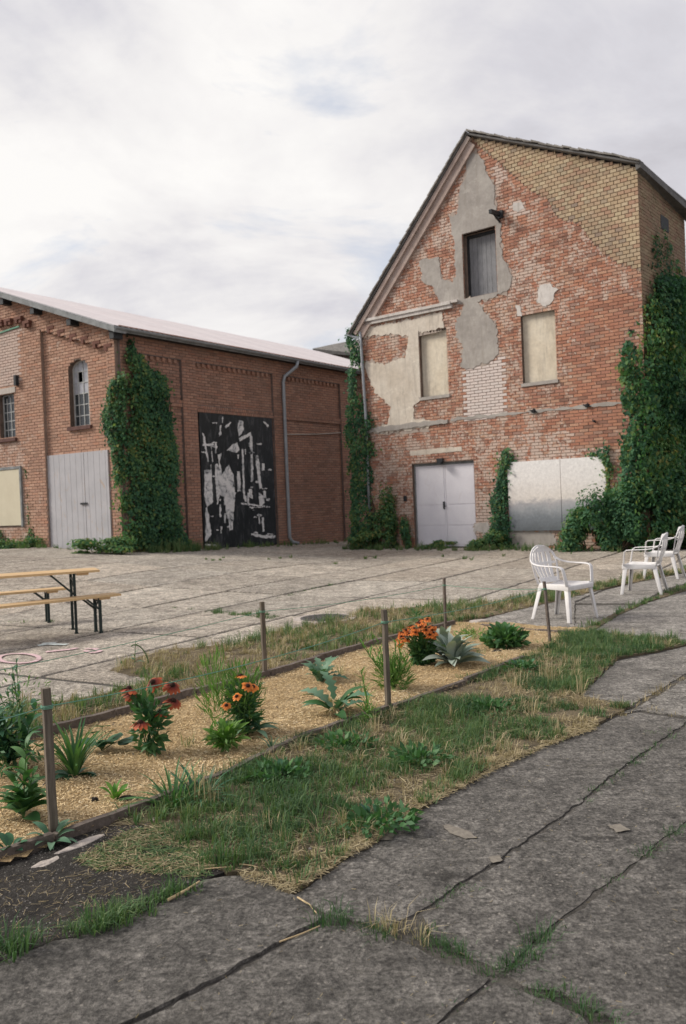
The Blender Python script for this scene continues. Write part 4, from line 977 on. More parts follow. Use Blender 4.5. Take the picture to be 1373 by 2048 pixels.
# ================================================================== THINGS IN THE YARD
# manhole cover
p = G(650, 1238); mh = thing('manhole_cover', 'round rusty cast iron manhole cover in the yard concrete', 'manhole cover', tuple(p))
mb = MB()
def disc(mb, r, z0, z1, c=(0, 0), n=28):
    pts = [(c[0]+math.cos(2*math.pi*i/n)*r, c[1]+math.sin(2*math.pi*i/n)*r) for i in range(n)]; mb.gprism(pts, z0, z1)
disc(mb, .40, -.02, .016, (p[0], p[1])); mb.build('ring', m_stone, mh)
mb = MB(); disc(mb, .31, 0, .024, (p[0], p[1])); mb.build('lid', m_iron, mh)
mb = MB()
for i in range(-4, 5):
    for j in range(-4, 5):
        if i*i+j*j < 17: mb.box(p[0]+i*.062-.02, p[0]+i*.062+.02, p[1]+j*.062-.02, p[1]+j*.062+.02, .02, .031)
mb.build('studs', m_iron, mh, kind='stuff')
# chalk on the slabs
def chalk(name, label, strokes, w, mat):
    base = G(*strokes[0][0]); mb = MB()
    for s_ in strokes:
        P_ = [G(*q)[:2] for q in s_]
        for i in range(len(P_)-1):
            d = P_[i+1]-P_[i]; n_ = np.array([-d[1], d[0]])/max(1e-6, np.linalg.norm(d))*w/2*R_.uniform(.8, 1.2); z = .0135+.0001*i
            mb.add([(*(P_[i]-n_), z), (*(P_[i]+n_), z), (*(P_[i+1]+n_), z), (*(P_[i+1]-n_), z)], [(0, 1, 2, 3)])
    o = mb.build(name, mat, None, recalc=False); o['label'] = label; o['category'] = 'chalk drawing'; return o
ring = [(38+41*math.cos(a), 1319+9.5*math.sin(a)) for a in np.linspace(0, 6.6, 26)]
chalk('chalk_ring', 'pink chalk ring drawn on the concrete in front of the benches', [ring], .055, m_pink)
chalk('chalk_stroke', 'pink chalk stroke between the chalk ring and the chalk loop', [[(92, 1306), (120, 1303), (140, 1301), (156, 1298)]], .08, m_pink)
chalk('chalk_loop', 'small closed pink chalk loop, farthest right of the chalk marks', [[(170, 1300), (190, 1299), (201, 1305), (186, 1308), (170, 1303)]], .06, m_pink)
chalk('chalk_smudge', 'pale greenish white chalk smudge nearest the bench legs', [[(76, 1293), (100, 1290), (118, 1291), (135, 1291)], [(85, 1289), (112, 1288)]], .10, m_pale)

# beer table and benches
def bench_set(name, label, cat, px_r, px_far, px_l, H, wid, leg_off, group=None):
    """px_r: near right corner of the top, px_l: a point of the near edge further left; H: height of the top"""
    A = T(*px_r, H)[:2]; L = T(*px_l, H)[:2]; d = (L-A)/np.linalg.norm(L-A); nrm = np.array([d[1], -d[0]])
    if nrm[1] < 0: nrm = -nrm
    base = A+d*1.1+nrm*wid/2
    r = thing(name, label, cat, (base[0], base[1], 0), group); ln = 2.2
    fr = Frame(A, d, -nrm)   # u along the length, d into depth is negative
    th = .027
    mb = MB(); mb.hexa([fr.p(0, H-th, 0), fr.p(ln, H-th, 0), fr.p(ln, H-th, -wid), fr.p(0, H-th, -wid), fr.p(0, H, 0), fr.p(ln, H, 0), fr.p(ln, H, -wid), fr.p(0, H, -wid)])
    top = mb.build('table_top' if H > .6 else 'seat', m_pine, r)
    for e_ in (.22, 1.98):
        mb = MB(); mb.fbox(fr, e_-.09, e_+.05, H-th-.028, H-th-.001, -wid+.03, -.03); mb.build('batten', m_pine, r)
    for e_, sgn in ((leg_off, 1), (ln-leg_off, -1)):
        for k, dd in enumerate((-.05, -wid+.05)):
            mb = MB(); ins_ = .0 if k == 0 else 0
            mb.fbox(fr, e_-.016, e_+.016, 0.006, H-th, dd-.014, dd+.014); mb.fbox(fr, e_-.022, e_+.022, 0, .02, dd-.018, dd+.018); mb.build('leg', m_steel, r)
            mb = MB(); mb.beam(fr.p(e_, H*.62, dd), fr.p(e_+sgn*.26*H/.74, H-th-.006, dd), .014, .022); mb.build('brace', m_steel, r)
        mb = MB(); mb.beam(fr.p(e_, H*.86, -.05), fr.p(e_, H*.86, -wid+.05), .018, .022); mb.beam(fr.p(e_, H*.92, -.06), fr.p(e_, H*.66, -wid+.06), .014, .016); mb.build('crossbar', m_steel, r)
    return r
bench_set('beer_table', 'long varnished folding beer table on dark green steel legs', 'table', (200, 1139.5), None, (0, 1153), .765, .50, .30)
bench_set('beer_bench', 'near folding bench with longer visible seat in front of the beer table', 'bench', (243, 1187), None, (0, 1213), .46, .25, .26, 'folding benches at the beer table')
bench_set('beer_bench', 'far folding bench half hidden behind the beer table legs', 'bench', (137, 1175.5), None, (0, 1187), .46, .25, .26, 'folding benches at the beer table')

# plastic garden chairs
def make_chair(loc, heading, label):
    r = thing('garden_chair', label, 'chair', loc, 'white plastic garden chairs', heading)
    # local axes: +x the way the sitter looks, y to the left; floor at 0
    def L(mb, name, smooth=True):
        me = bpy.data.meshes.new(name); o = bpy.data.objects.new(name, me); C.objects.link(o); o.parent = r
        me.from_pydata(mb.v, [], mb.f); me.materials.append(m_plastic)
        import bmesh
        bm = bmesh.new(); bm.from_mesh(me); bmesh.ops.remove_doubles(bm, verts=bm.verts, dist=1e-5); bmesh.ops.recalc_face_normals(bm, faces=bm.faces); bm.to_mesh(me); bm.free()
        if smooth: 
            bv = o.modifiers.new('bevel', 'BEVEL'); bv.width = .006; bv.segments = 2; bv.limit_method = 'ANGLE'; bv.angle_limit = rad(35)
            me.polygons.foreach_set('use_smooth', [True]*len(me.polygons))
        return o
    # seat: dished sheet with a rim and slots
    mb = MB(); nx_, ny_ = 10, 10
    def sp(i, j, dz=0):
        x_ = -.21+.46*i/nx_; hw = .205+.045*(i/nx_); y_ = -hw+2*hw*j/ny_
        z = .425-.022*math.sin(math.pi*j/ny_)-.012*math.sin(math.pi*i/nx_)+.012*i/nx_-(.03 if i == nx_ else 0)+dz; return (x_, y_, z)
    top = [sp(i, j) for i in range(nx_+1) for j in range(ny_+1)]; bot = [sp(i, j, -.014) for i in range(nx_+1) for j in range(ny_+1)]
    N = len(top); idq = lambda i, j: i*(ny_+1)+j
    fs = []; holes_ = {(i, j) for i in (2, 3, 4, 5, 6) for j in (3, 5, 7) }
    for i in range(nx_):
        for j in range(ny_):
            if False and (i, j) in holes_: continue
            fs.append((idq(i, j), idq(i+1, j), idq(i+1, j+1), idq(i, j+1))); fs.append((N+idq(i, j+1), N+idq(i+1, j+1), N+idq(i+1, j), N+idq(i, j)))
    for i in range(nx_): fs.append((idq(i, 0), N+idq(i, 0), N+idq(i+1, 0), idq(i+1, 0))); fs.append((idq(i, ny_), idq(i+1, ny_), N+idq(i+1, ny_), N+idq(i, ny_)))
    for j in range(ny_): fs.append((idq(0, j), idq(0, j+1), N+idq(0, j+1), N+idq(0, j))); fs.append((idq(nx_, j), N+idq(nx_, j), N+idq(nx_, j+1), idq(nx_, j+1)))
    mb.add(top+bot, fs)
    # apron below the rim
    for sy in (-1, 1): mb.hexa([(-.20, sy*.195, .36), (.24, sy*.235, .355), (.24, sy*.250, .355), (-.20, sy*.21, .36), (-.20, sy*.195, .42), (.24, sy*.235, .43), (.24, sy*.250, .43), (-.20, sy*.21, .42)])
    mb.hexa([(.235, -.24, .36), (.25, -.24, .36), (.25, .24, .36), (.235, .24, .36), (.235, -.24, .415), (.25, -.24, .415), (.25, .24, .415), (.235, .24, .415)])
    L(mb, 'seat')
    # legs: L-shaped tapering
    for sx, sy in ((1, -1), (1, 1), (-1, -1), (-1, 1)):
        mb = MB(); xt, yt = (.225, .235) if sx > 0 else (-.20, .195); xb, yb_ = (.275, .285) if sx > 0 else (-.295, .250)
        for (a, c_, e_, f_) in ((0, -.055, 0, .012), (0, -.012, 0, .055)):
            w0 = 1.0; w1 = .72
            def q(z, k, xx, yy): return [(xx+sx*0+(-sx)*dx_*k, sy*(yy-dy_*k), z) for dx_, dy_ in (((0, 0), (.060, 0), (.060, .012), (0, .012)) if c_ == -.055 else ((0, .012), (.012, .012), (.012, .052), (0, .052)))]
            mb.hexa(q(0, w1, xb, yb_)+q(.43, w0, xt, yt))
        L(mb, 'leg')
    # back shell: a curved plate, narrow at the seat and rounded on top, with slots between ribs
    def bp(s_, t_, off=0.): # s_ -1..1 across, t_ 0..1 up
        hw = .155+.085*math.sin(min(1, t_*1.15)*math.pi/2)
        if t_ > .60: k = (t_-.60)/.40; hw *= math.sqrt(max(0.0, 1-k*k*.93))
        x_ = -.205-.13*t_-.03*math.sin(math.pi*t_)+.055*(s_*s_)*(.4+.6*t_)+off; y_ = s_*hw
        return (x_, y_, .415+.43*t_)
    mb = MB(); NS, NTn = 7, 14
    tt = [i/NTn for i in range(NTn+1)]
    def strip(s0, s1, t0, t1, nn=12, th=.010):
        vs = []; 
        for k in range(nn+1):
            t_ = t0+(t1-t0)*k/nn
            vs += [bp(s0, t_), bp(s1, t_), bp(s1, t_, -th), bp(s0, t_, -th)]
        fs = []
        for k in range(nn):
            a = k*4; b_ = a+4
            for m_ in range(4): fs.append((a+m_, a+(m_+1) % 4, b_+(m_+1) % 4, b_+m_))
        fs += [(0, 1, 2, 3), (nn*4+3, nn*4+2, nn*4+1, nn*4)]; mb.add(vs, fs)
    for k in range(5):
        c_ = -.66+.33*k; strip(c_-.115, c_+.115, .03, .90)
    for k in range(8): strip(-1+k*.25, -1+(k+1)*.25, .0, .14, 2); strip(-1+k*.25, -1+(k+1)*.25, .50, .56, 1)
    for k in range(8): strip(-1+k*.25, -1+(k+1)*.25, .84, .995, 4)
    L(mb, 'backrest', False)
    # rim of the back running on into the armrests
    def band(pts, wds, th, name):
        mb = MB(); vs = []; n_ = len(pts)
        for k in range(n_):
            p_ = Vector(pts[k]); d_ = (Vector(pts[min(k+1, n_-1)])-Vector(pts[max(0, k-1)])).normalized()
            w_, up_ = wds[k]; upv = Vector(up_).normalized(); sd = d_.cross(upv).normalized(); upv = sd.cross(d_)
            for a, b_ in ((-1, -1), (1, -1), (1, 1), (-1, 1)): vs.append(tuple(p_+sd*a*w_/2+upv*b_*th/2))
        fs = [(k*4+m_, k*4+(m_+1) % 4, (k+1)*4+(m_+1) % 4, (k+1)*4+m_) for k in range(n_-1) for m_ in range(4)]+[(3, 2, 1, 0), ((n_-1)*4, (n_-1)*4+1, (n_-1)*4+2, (n_-1)*4+3)]
        mb.add(vs, fs); return L(mb, name)
    pts = []; wd = []
    for k in range(21):
        a = -1+2*k/20; th_ = a*math.pi/2
        t_ = .60+.40*math.cos(th_) ; s_ = math.sin(th_)
        hw = .24; x_ = -.205-.13*t_-.03*math.sin(math.pi*t_)+.055*abs(s_)**2*(.4+.6*t_); pts.append((x_, s_*hw, .415+.43*t_)); wd.append((.034, (1, 0, -.1)))
    band(pts, wd, .016, 'back_rim')
    for sy in (-1, 1):
        s_ = [(-.272, sy*.240, .70), (-.24, sy*.262, .672), (-.19, sy*.282, .652), (-.11, sy*.295, .640), (.0, sy*.30, .636), (.10, sy*.298, .634), (.165, sy*.292, .628), (.195, sy*.285, .606), (.205, sy*.276, .56), (.215, sy*.262, .48), (.225, sy*.250, .41)]
        w_ = [(.030, (1, 0, .6)), (.040, (.7, 0, 1)), (.050, (.3, 0, 1)), (.052, (0, 0, 1)), (.052, (0, 0, 1)), (.052, (0, 0, 1)), (.052, (.3, 0, 1)), (.052, (1, 0, .6)), (.052, (1, 0, .1)), (.055, (1, 0, 0)), (.058, (1, 0, 0))]
        band(s_, w_, .014, 'armrest')
        strip_pts = [(-.262, sy*.245, .69), (-.235, sy*.225, .55), (-.205, sy*.20, .41)]
        band(strip_pts, [(.035, (1, 0, 0)), (.035, (1, 0, 0)), (.04, (1, 0, 0))], .012, 'side_rail')
    return r
def chair_at(legs, label, fx):
    Pm = [G(*q)[:2] for q in legs]; front = (Pm[0]+Pm[1])/2; back_ = (Pm[2]+Pm[3])/2; c_ = (front+back_)/2; d = front-back_
    return make_chair((c_[0], c_[1], .004), math.atan2(d[1], d[0])+fx, label)
ch1 = make_chair((*(np.mean([G(*q)[:2] for q in ((1081, 1240), (1149, 1248), (1184, 1234), (1106, 1229))], 0)), .004), math.atan2(-.42, .36), 'white plastic armchair at the end of the mulch bed, facing right')
def copy_tree(o, parent=None):
    c_ = o.copy(); C.objects.link(c_)
    if parent is not None: c_.parent = parent
    for k in o.children: copy_tree(k, c_)
    return c_
ch2 = copy_tree(ch1); c2 = np.mean([G(*q)[:2] for q in ((1245, 1190), (1313, 1192), (1329, 1182), (1270, 1181))], 0); ch2.location = (c2[0], c2[1], .003); ch2.rotation_euler = (0, 0, rad(150)); ch2['label'] = 'middle white plastic armchair seen from behind its right arm, facing left'
ch3 = copy_tree(ch1); c3 = c2+np.array([1.03, 1.98]); ch3.location = (c3[0], c3[1], .003); ch3.rotation_euler = (0, 0, rad(146)); ch3['label'] = 'farthest white plastic armchair, beside the ivy and cut by the right edge'

# ------------------------------------------------------------------ bed edging
def edging(name, label, px, w, ztop, jig=.01, group='wooden edging of the flower bed', ln=2.0):
    pts = [G(*q)[:2] for q in px]; c_ = pts[0]; r = thing(name, label, 'edging', (c_[0], c_[1], 0), group)
    for i in range(len(pts)-1):
        a, b_ = pts[i], pts[i+1]; L_ = np.linalg.norm(b_-a); k = max(1, round(L_/ln)); d = (b_-a)/L_
        for j in range(k):
            p_, q_ = a+d*(L_*j/k+.006), a+d*(L_*(j+1)/k-.006)
            mb = MB(); h0, h1 = ztop+R_.uniform(-jig, jig), ztop+R_.uniform(-jig, jig); n_ = np.array([-d[1], d[0]])*w/2; m_ = 8; vs = []
            for s_ in range(m_+1):
                c0_ = p_+(q_-p_)*s_/m_+n_/w*2*R_.uniform(-.003, .003); h = h0+(h1-h0)*s_/m_+R_.uniform(-.003, .003)
                vs += [(*(c0_-n_), -.06), (*(c0_+n_), -.06), (*(c0_+n_*.85), h), (*(c0_-n_*.85), h-.002)]
            fs = [(s_*4+t_, s_*4+(t_+1) % 4, (s_+1)*4+(t_+1) % 4, (s_+1)*4+t_) for s_ in range(m_) for t_ in range(4)]+[(3, 2, 1, 0), (m_*4, m_*4+1, m_*4+2, m_*4+3)]
            mb.add(vs, fs); mb.build('plank', m_edge, r)
    return r
edging('front_edging', 'low weathered plank edging along the near side of the bed', [(-735, 1986), (107, 1690), (330, 1608), (460, 1555), (600, 1485), (777, 1426), (930, 1370), (1048, 1322)], .038, .052)
edging('back_edging', 'low dark plank edging along the far side of the bed', [(-650, 1668), (45, 1494), (230, 1443), (390, 1398), (540, 1360), (640, 1328), (740, 1298), (910, 1256)], .045, .085)
edging('end_edging', 'plank closing the near left end of the bed outside the picture', [(-735, 1984), (-650, 1662)], .04, .05)
edging('end_edging', 'short sunken plank edging at the chair end of the bed', [(962, 1256), (1050, 1264), (1140, 1272)], .05, .045)

# stakes and cord
def stake(px, h, w, label, tilt=(0, 0), mat=m_post, xy=None):
    p_ = G(*px) if xy is None else np.array([*xy, 0]); r = thing('stake', label, 'stake', (p_[0], p_[1], 0), 'wooden stakes round the bed')
    mb = MB(); a = rad(36); ux = Vector((math.cos(a), math.sin(a), 0)); uy = Vector((-ux.y, ux.x, 0)); m_ = 7; vs = []
    for s_ in range(m_+1):
        z = -.12+(h+.12)*s_/m_; c_ = Vector((p_[0]+tilt[0]*z+R_.uniform(-.002, .002), p_[1]+tilt[1]*z, z))
        for e_, f_ in ((-1, -1), (1, -1), (1, 1), (-1, 1)): vs.append(tuple(c_+ux*e_*w/2+uy*f_*w/2*.8))
    fs = [(s_*4+t_, s_*4+(t_+1) % 4, (s_+1)*4+(t_+1) % 4, (s_+1)*4+t_) for s_ in range(m_) for t_ in range(4)]+[(m_*4, m_*4+1, m_*4+2, m_*4+3)]
    mb.add(vs, fs); mb.build('post', mat, r)
    mb = MB(); z = h*.88; c_ = Vector((p_[0]+tilt[0]*z, p_[1]+tilt[1]*z, z)); rr = w*.72
    for k in range(3): mb.tube([tuple(c_+Vector((math.cos(t_)*rr, math.sin(t_)*rr, .006*k-.006))) for t_ in np.linspace(0, 6.28, 13)], .0022, 5, cap=False)
    mb.build('cord_wrap', m_rope, r); return c_
s1 = stake((108, 1682), .70, .037, 'nearest stake with broad weathered top, left in the picture', (-.005, 0))
s3 = stake((777, 1424), .72, .035, 'stake at the near edge beside the feathery plant', (0, 0))
s5 = stake((1101, 1288), .62, .026, 'thin dark leaning stake in front of the white chair', (-.06, 0), m_edge)
s2 = stake((531, 1362), .67, .034, 'grey stake at the far edge of the bed behind the helenium', (0, 0))
s4 = stake((892, 1272), .62, .026, 'thin dark stake behind the silvery plant', (.01, 0), m_edge)
s0 = stake(None, .66, .035, 'stake outside the left edge of the picture', xy=(-2.95, 1.75))
sb = stake(None, .62, .03, 'far stake outside the left edge of the picture', xy=(-3.6, 3.6))
cr_ = thing('boundary_cord', 'thin green cord strung from stake to stake around the bed', 'cord', tuple(s1))
for a, c_, sag in ((s0, s1, .02), (s1, s3, .045), (s3, s5, .03), (s2, s4, .03), (sb, s2, .05), (s4, s5, .02)):
    mb = MB(); mb.tube([tuple(Vector(a).lerp(Vector(c_), t_)-Vector((0, 0, 4*sag*t_*(1-t_)))) for t_ in np.linspace(0, 1, 17)], .0028, 5); mb.build('cord', m_rope, cr_)

# stones, kerb fragments, straw stalks
def rock(name, label, px, size, mat, cat, group=None, h=.5, yaw=0.):
    p_ = G(*px); o_ = MB(); n_ = 11; rr = random.Random(int(px[0]*7+px[1])); rings = [(0.0, .92), (.45, 1.), (.85, .82), (1., .45)]; vs = []
    k_ = [rr.uniform(.82, 1.12) for _ in range(n_)]
    for z, s_ in rings:
        for i in range(n_):
            a = 2*math.pi*i/n_; x_ = math.cos(a)*size[0]*s_*k_[i]; y_ = math.sin(a)*size[1]*s_*k_[i]; vs.append((p_[0]+x_*math.cos(yaw)-y_*math.sin(yaw), p_[1]+x_*math.sin(yaw)+y_*math.cos(yaw), -.01+z*h+rr.uniform(-.1, .1)*h*(z > 0)))
    fs = [(r_*n_+i, r_*n_+(i+1) % n_, (r_+1)*n_+(i+1) % n_, (r_+1)*n_+i) for r_ in range(3) for i in range(n_)]+[tuple(3*n_+i for i in range(n_))]
    o_.add(vs, fs); o = o_.build(name, mat, None, smooth=False); o['label'] = label; o['category'] = cat
    if group: o['group'] = group
    return o
yw = math.atan2(.80, .59)
rock('stone', 'pale stone block lying at the far end of the bed', (960, 1250), (.13, .08), m_stone, 'stone', h=.075, yaw=.3)
rock('kerb_fragment', 'long concrete kerb fragment sunk beside the near edging', (165, 1690), (.16, .035), m_stone, 'kerb stone', h=.025, yaw=yw)
rock('kerb_fragment', 'short concrete kerb fragment below the first, nearest the left edge', (95, 1728), (.085, .035), m_stone, 'kerb stone', h=.022, yaw=yw)
rock('kerb_fragment', 'small concrete kerb fragment under the grass tuft', (315, 1640), (.09, .028), m_stone, 'kerb stone', h=.022, yaw=yw)
for px_, lb in (((40, 1800), 'white pebble lying on the dark dirt'), ((105, 1772), 'cream pebble on the dark dirt near the cut grass'), ((270, 1892), 'flat pale pebble on the foreground slab'), ((391, 1858), 'round tan pebble on the foreground slab'), ((140, 1708), 'white pebble beside the kerb fragment')):
    rock('pebble', lb, px_, (.014, .010), m_stone, 'pebble', 'loose pebbles', h=.012)
def stalk(pa, pb, label, r=.004, z=.016):
    a, c_ = G(*pa), G(*pb); mb = MB(); mid = (a+c_)/2+np.array([.01, -.008, 0]); mb.tube([(a[0], a[1], z), (mid[0], mid[1], z+.006), (c_[0], c_[1], z+.002)], r, 6, r*.6)
    o = mb.build('dry_stalk', m_straw, None); o['label'] = label; o['category'] = 'stalk'; o['group'] = 'dry stalks on the slabs'
m_straw = simple('straw', (.50, .38, .22), .8, .25, 40)
stalk((337, 1808), (400, 1772), 'thick pale straw stalk lying across the slab edge', .0062)
stalk((596, 1803), (634, 1836), 'thin straw pointing at the grass tuft in the joint', .0034)
stalk((560, 1893), (640, 1862), 'dark curved straw lying along the crack', .0030)
stalk((408, 1746), (470, 1742), 'long thin straw on the dirt beside the verge', .0025)
stalk((480, 1736), (520, 1744), 'short bent straw at the verge edge', .0028)
# tan worn patches on the slabs
for i, pl_ in enumerate([[(752, 1672), (775, 1662), (788, 1670), (784, 1682), (758, 1682)], [(885, 1652), (898, 1650), (940, 1664), (954, 1678), (930, 1680), (900, 1668)], [(1215, 1652), (1240, 1650), (1262, 1662), (1235, 1666)], [(976, 1716), (1000, 1712), (1006, 1722), (985, 1728)]]):
    mb = MB(); P_ = rough(Gp(pl_), .015, .005, i+3); mb.add([(a, c_, .0045) for a, c_ in P_], tessellate_polygon([[Vector((a, c_, 0)) for a, c_ in P_]])); o = mb.build('sand_patch', simple('sand_%d' % i, (.20, .178, .148), .95, .3, 40), None, recalc=False, kind='structure')

# ================================================================== VEGETATION
def foliage(name, parent, fr_regions, dens, size, mat, seed, stuff=True):
    """leaves hung on walls: regions are (frame, polygon in u/z, thickness, tint base)"""
    Vs, Fs, Ts = [], [], []; off = 0; regs = [(a, b, c, d, 1.) for a, b, c, d in fr_regions]
    for a, b, c, d in fr_regions:      # runners that creep out over the wall
        cx_ = sum(q[0] for q in b)/len(b); cz_ = sum(q[1] for q in b)/len(b); regs.append((a, [(cx_+(q[0]-cx_)*1.16, max(q[1], cz_+(q[1]-cz_)*1.05)) for q in b], .10, d+.1, .07))
    for k, (fr, poly, thick, tb, dm) in enumerate(regs):
        n_ = int(area(poly)*dens*dm); u, z = sample_poly(poly, n_)
        # ragged outline
        ed = edgedist(u, z, poly); ew = min(.30, float(ed.max())*.45); keep = (ed > ew) | (fbm(u*3+seed, z*3, seed+4) > .60-ed/max(ew, .01)*.33); u, z, ed = u[keep], z[keep], ed[keep]; n_ = len(u)
        j = .10; u = u+rng.normal(0, j, n_)*(rng.random(n_) < .3); z = z+rng.normal(0, j, n_)*(rng.random(n_) < .3)
        bul = fbm(u*1.3+seed, z*1.0, seed+1)*.6+fbm(u*3.5, z*2.8, seed+2)*.4
        prof = np.clip(ed/(ew*2), 0, 1)**.6
        surf = .04+thick*prof*(.35+1.0*np.clip(bul-.25, 0, 1)*1.3)
        dpt = surf*(1-.55*rng.random(n_)**1.6)
        # slope of the bulges turns the leaves
        e_ = .08
        gu = ((fbm((u+e_)*1.3+seed, z, seed+1)*.6+fbm((u+e_)*3.5, z*2.8, seed+2)*.4)-bul)/e_*thick
        gzz = ((fbm(u*1.3+seed, z+e_, seed+1)*.6+fbm(u*3.5, (z+e_)*2.8, seed+2)*.4)-bul)/e_*thick
        o3 = np.array([*fr.o, 0]); t3 = np.array([*fr.t, 0]); n3 = np.array([*fr.n, 0]); z3 = np.array([0, 0, 1.])
        c_ = o3+u[:, None]*t3+dpt[:, None]*n3+z[:, None]*z3
        nrm = n3[None]-gu[:, None]*t3*1.1-gzz[:, None]*z3*1.1+rng.normal(0, .42, (n_, 3))+z3*.35; nrm /= np.linalg.norm(nrm, axis=1)[:, None]
        dn_ = -z3[None]+rng.normal(0, .45, (n_, 3)); tip = dn_-nrm*(dn_*nrm).sum(1)[:, None]; tip /= np.linalg.norm(tip, axis=1)[:, None]; sd = np.cross(nrm, tip)
        s_ = size*rng.uniform(.55, 1.25, n_)[:, None]
        V = np.stack([c_-tip*s_*.5, c_-sd*s_*.42+nrm*s_*.10-tip*s_*.05, c_+tip*s_*.6-nrm*s_*.05, c_+sd*s_*.42+nrm*s_*.10-tip*s_*.05], 1)
        Vs.append(V.reshape(-1, 3)); kk = off+np.arange(n_)*4; Fs += [np.stack([kk, kk+1, kk+2], 1), np.stack([kk, kk+2, kk+3], 1)]; off += n_*4
        t_ = np.clip(tb+rng.normal(0, .20, n_)+(fbm(u*1.2, z*1.2, seed+7)-.5)*.9, 0, 1); Ts += [t_, t_]
    F = np.concatenate(Fs); T_ = np.concatenate(Ts)
    return soup(name, np.concatenate(Vs), F, mat, parent, T_, **({'kind': 'stuff'} if stuff else {}))
def vines(name, parent, fr, poly, n_, seed):
    mb = MB(); rr = random.Random(seed); z0 = min(q[1] for q in poly); 
    for k in range(n_):
        iv = scan(poly, z0+.15)
        if not iv: break
        u = rr.uniform(iv[0][0], iv[-1][1]); z = max(0, z0); pts = [fr.p(u, z, .06)]
        while z < max(q[1] for q in poly)-.3 and len(pts) < 14:
            z += .45; iv = scan(poly, z)
            if not iv: break
            u = min(max(u+rr.uniform(-.2, .2), iv[0][0]+.05), iv[-1][1]-.05); pts.append(fr.p(u, z, rr.uniform(.03, .10)))
        if len(pts) > 2: mb.tube(pts, .022, 5, .008)
    if mb.v: mb.build(name, m_vine, parent)
def px_on(fr, l, d=0.): return [fr.px(*q, d) for q in l]
# climber on the warehouse corner
iv1 = thing('ivy', 'big dark green climber swallowing the warehouse corner beside the grey door', 'ivy', tuple(WA.p(-9.5, .35)), 'climbers on the walls')
pa = px_on(WA, [(243, 700), (262, 676), (275, 690), (292, 722), (322, 742), (346, 780), (348, 838), (352, 880), (364, 925), (358, 985), (366, 1040), (380, 1088), (392, 1112), (243, 1116)], .15)
pb = px_on(WE, [(246, 690), (240, 742), (222, 758), (210, 790), (203, 830), (206, 868), (218, 900), (226, 960), (240, 1020), (250, 1068), (232, 1082), (222, 1112), (246, 1114)], .15)
foliage('foliage', iv1, [(WA, pa, .62, .42), (WE, pb, .45, .46)], 1250, .088, m_ivy, 3)
vines('stem', iv1, WA, pa, 8, 3)
iv2 = thing('ivy', 'narrow green climber column on the house corner with the downpipe', 'ivy', tuple(GA.p(-3, 0)), 'climbers on the walls')
pa = px_on(GA, [(700, 640), (716, 660), (722, 700), (722, 780), (730, 822), (744, 842), (746, 900), (744, 960), (738, 990), (752, 1020), (762, 1060), (770, 1098), (702, 1100), (700, 1000), (692, 900), (690, 850), (694, 800), (696, 700), (690, 665)], .1)
foliage('foliage', iv2, [(GA, pa, .42, .42)], 1150, .085, m_ivy, 13); vines('stem', iv2, GA, pa, 4, 5)
iv3 = thing('ivy', 'huge dark climber covering the right flank and lower corner of the house', 'ivy', tuple(GA.p(5.5, 0)), 'climbers on the walls')
pa = px_on(GA, [(1292, 640), (1272, 672), (1246, 694), (1236, 735), (1242, 800), (1250, 850), (1244, 900), (1240, 940), (1218, 962), (1206, 1000), (1196, 1040), (1190, 1096), (1300, 1098), (1300, 900), (1300, 700)], .1)
pb = px_on(GS, [(1296, 660), (1304, 600), (1318, 560), (1345, 550), (1372, 548), (1400, 600), (1430, 760), (1440, 1100), (1290, 1098), (1290, 680)], .2)
foliage('foliage', iv3, [(GA, pa, .80, .42), (GS, pb, .95, .42)], 1150, .098, m_ivy, 23); foliage('thin_foliage', iv3, [(GS, px_on(GS, [(1306, 600), (1300, 520), (1308, 460), (1326, 440), (1344, 470), (1358, 520), (1372, 600)], .05), .12, .35)], 130, .10, m_ivy, 27); vines('stem', iv3, GS, px_on(GS, [(1300, 1090), (1300, 640), (1380, 640), (1400, 1090)], .2), 6, 8)
iv4 = thing('ivy', 'slim climber left of the landscape panel', 'ivy', tuple(GA.p(1.9, 0)), 'climbers on the walls')
pa = px_on(GA, [(1012, 886), (1022, 905), (1030, 925), (1016, 950), (1018, 1000), (1020, 1040), (1030, 1070), (1022, 1096), (985, 1098), (978, 1040), (982, 1000), (990, 970), (1000, 930), (1004, 905)], .05)
foliage('foliage', iv4, [(GA, pa, .30, .50)], 1300, .08, m_ivy, 33); vines('stem', iv4, GA, pa, 3, 9)
iv5 = thing('ivy', 'creeper reaching over the upper right corner of the landscape panel', 'ivy', tuple(GA.p(4.7, .5)), 'climbers on the walls')
pa = px_on(GA, [(1172, 912), (1200, 895), (1216, 880), (1222, 900), (1226, 950), (1224, 1000), (1208, 1000), (1206, 950), (1202, 925), (1185, 918)], .1)
foliage('foliage', iv5, [(GA, pa, .22, .5)], 1200, .08, m_ivy, 43)
iv6 = thing('ivy', 'thin creeper along the frame of the pale yellow board', 'ivy', tuple(WE.p(4.2, .4)), 'climbers on the walls')
pa = px_on(WE, [(48, 935), (58, 935), (62, 1000), (66, 1040), (78, 1080), (92, 1100), (20, 1108), (40, 1080), (52, 1050), (50, 1000)], .1); pb = px_on(WE, [(-30, 1052), (12, 1052), (20, 1082), (30, 1108), (-30, 1110)], .1)
foliage('foliage', iv6, [(WE, pa, .22, .45), (WE, pb, .25, .5)], 1100, .08, m_ivy, 53)

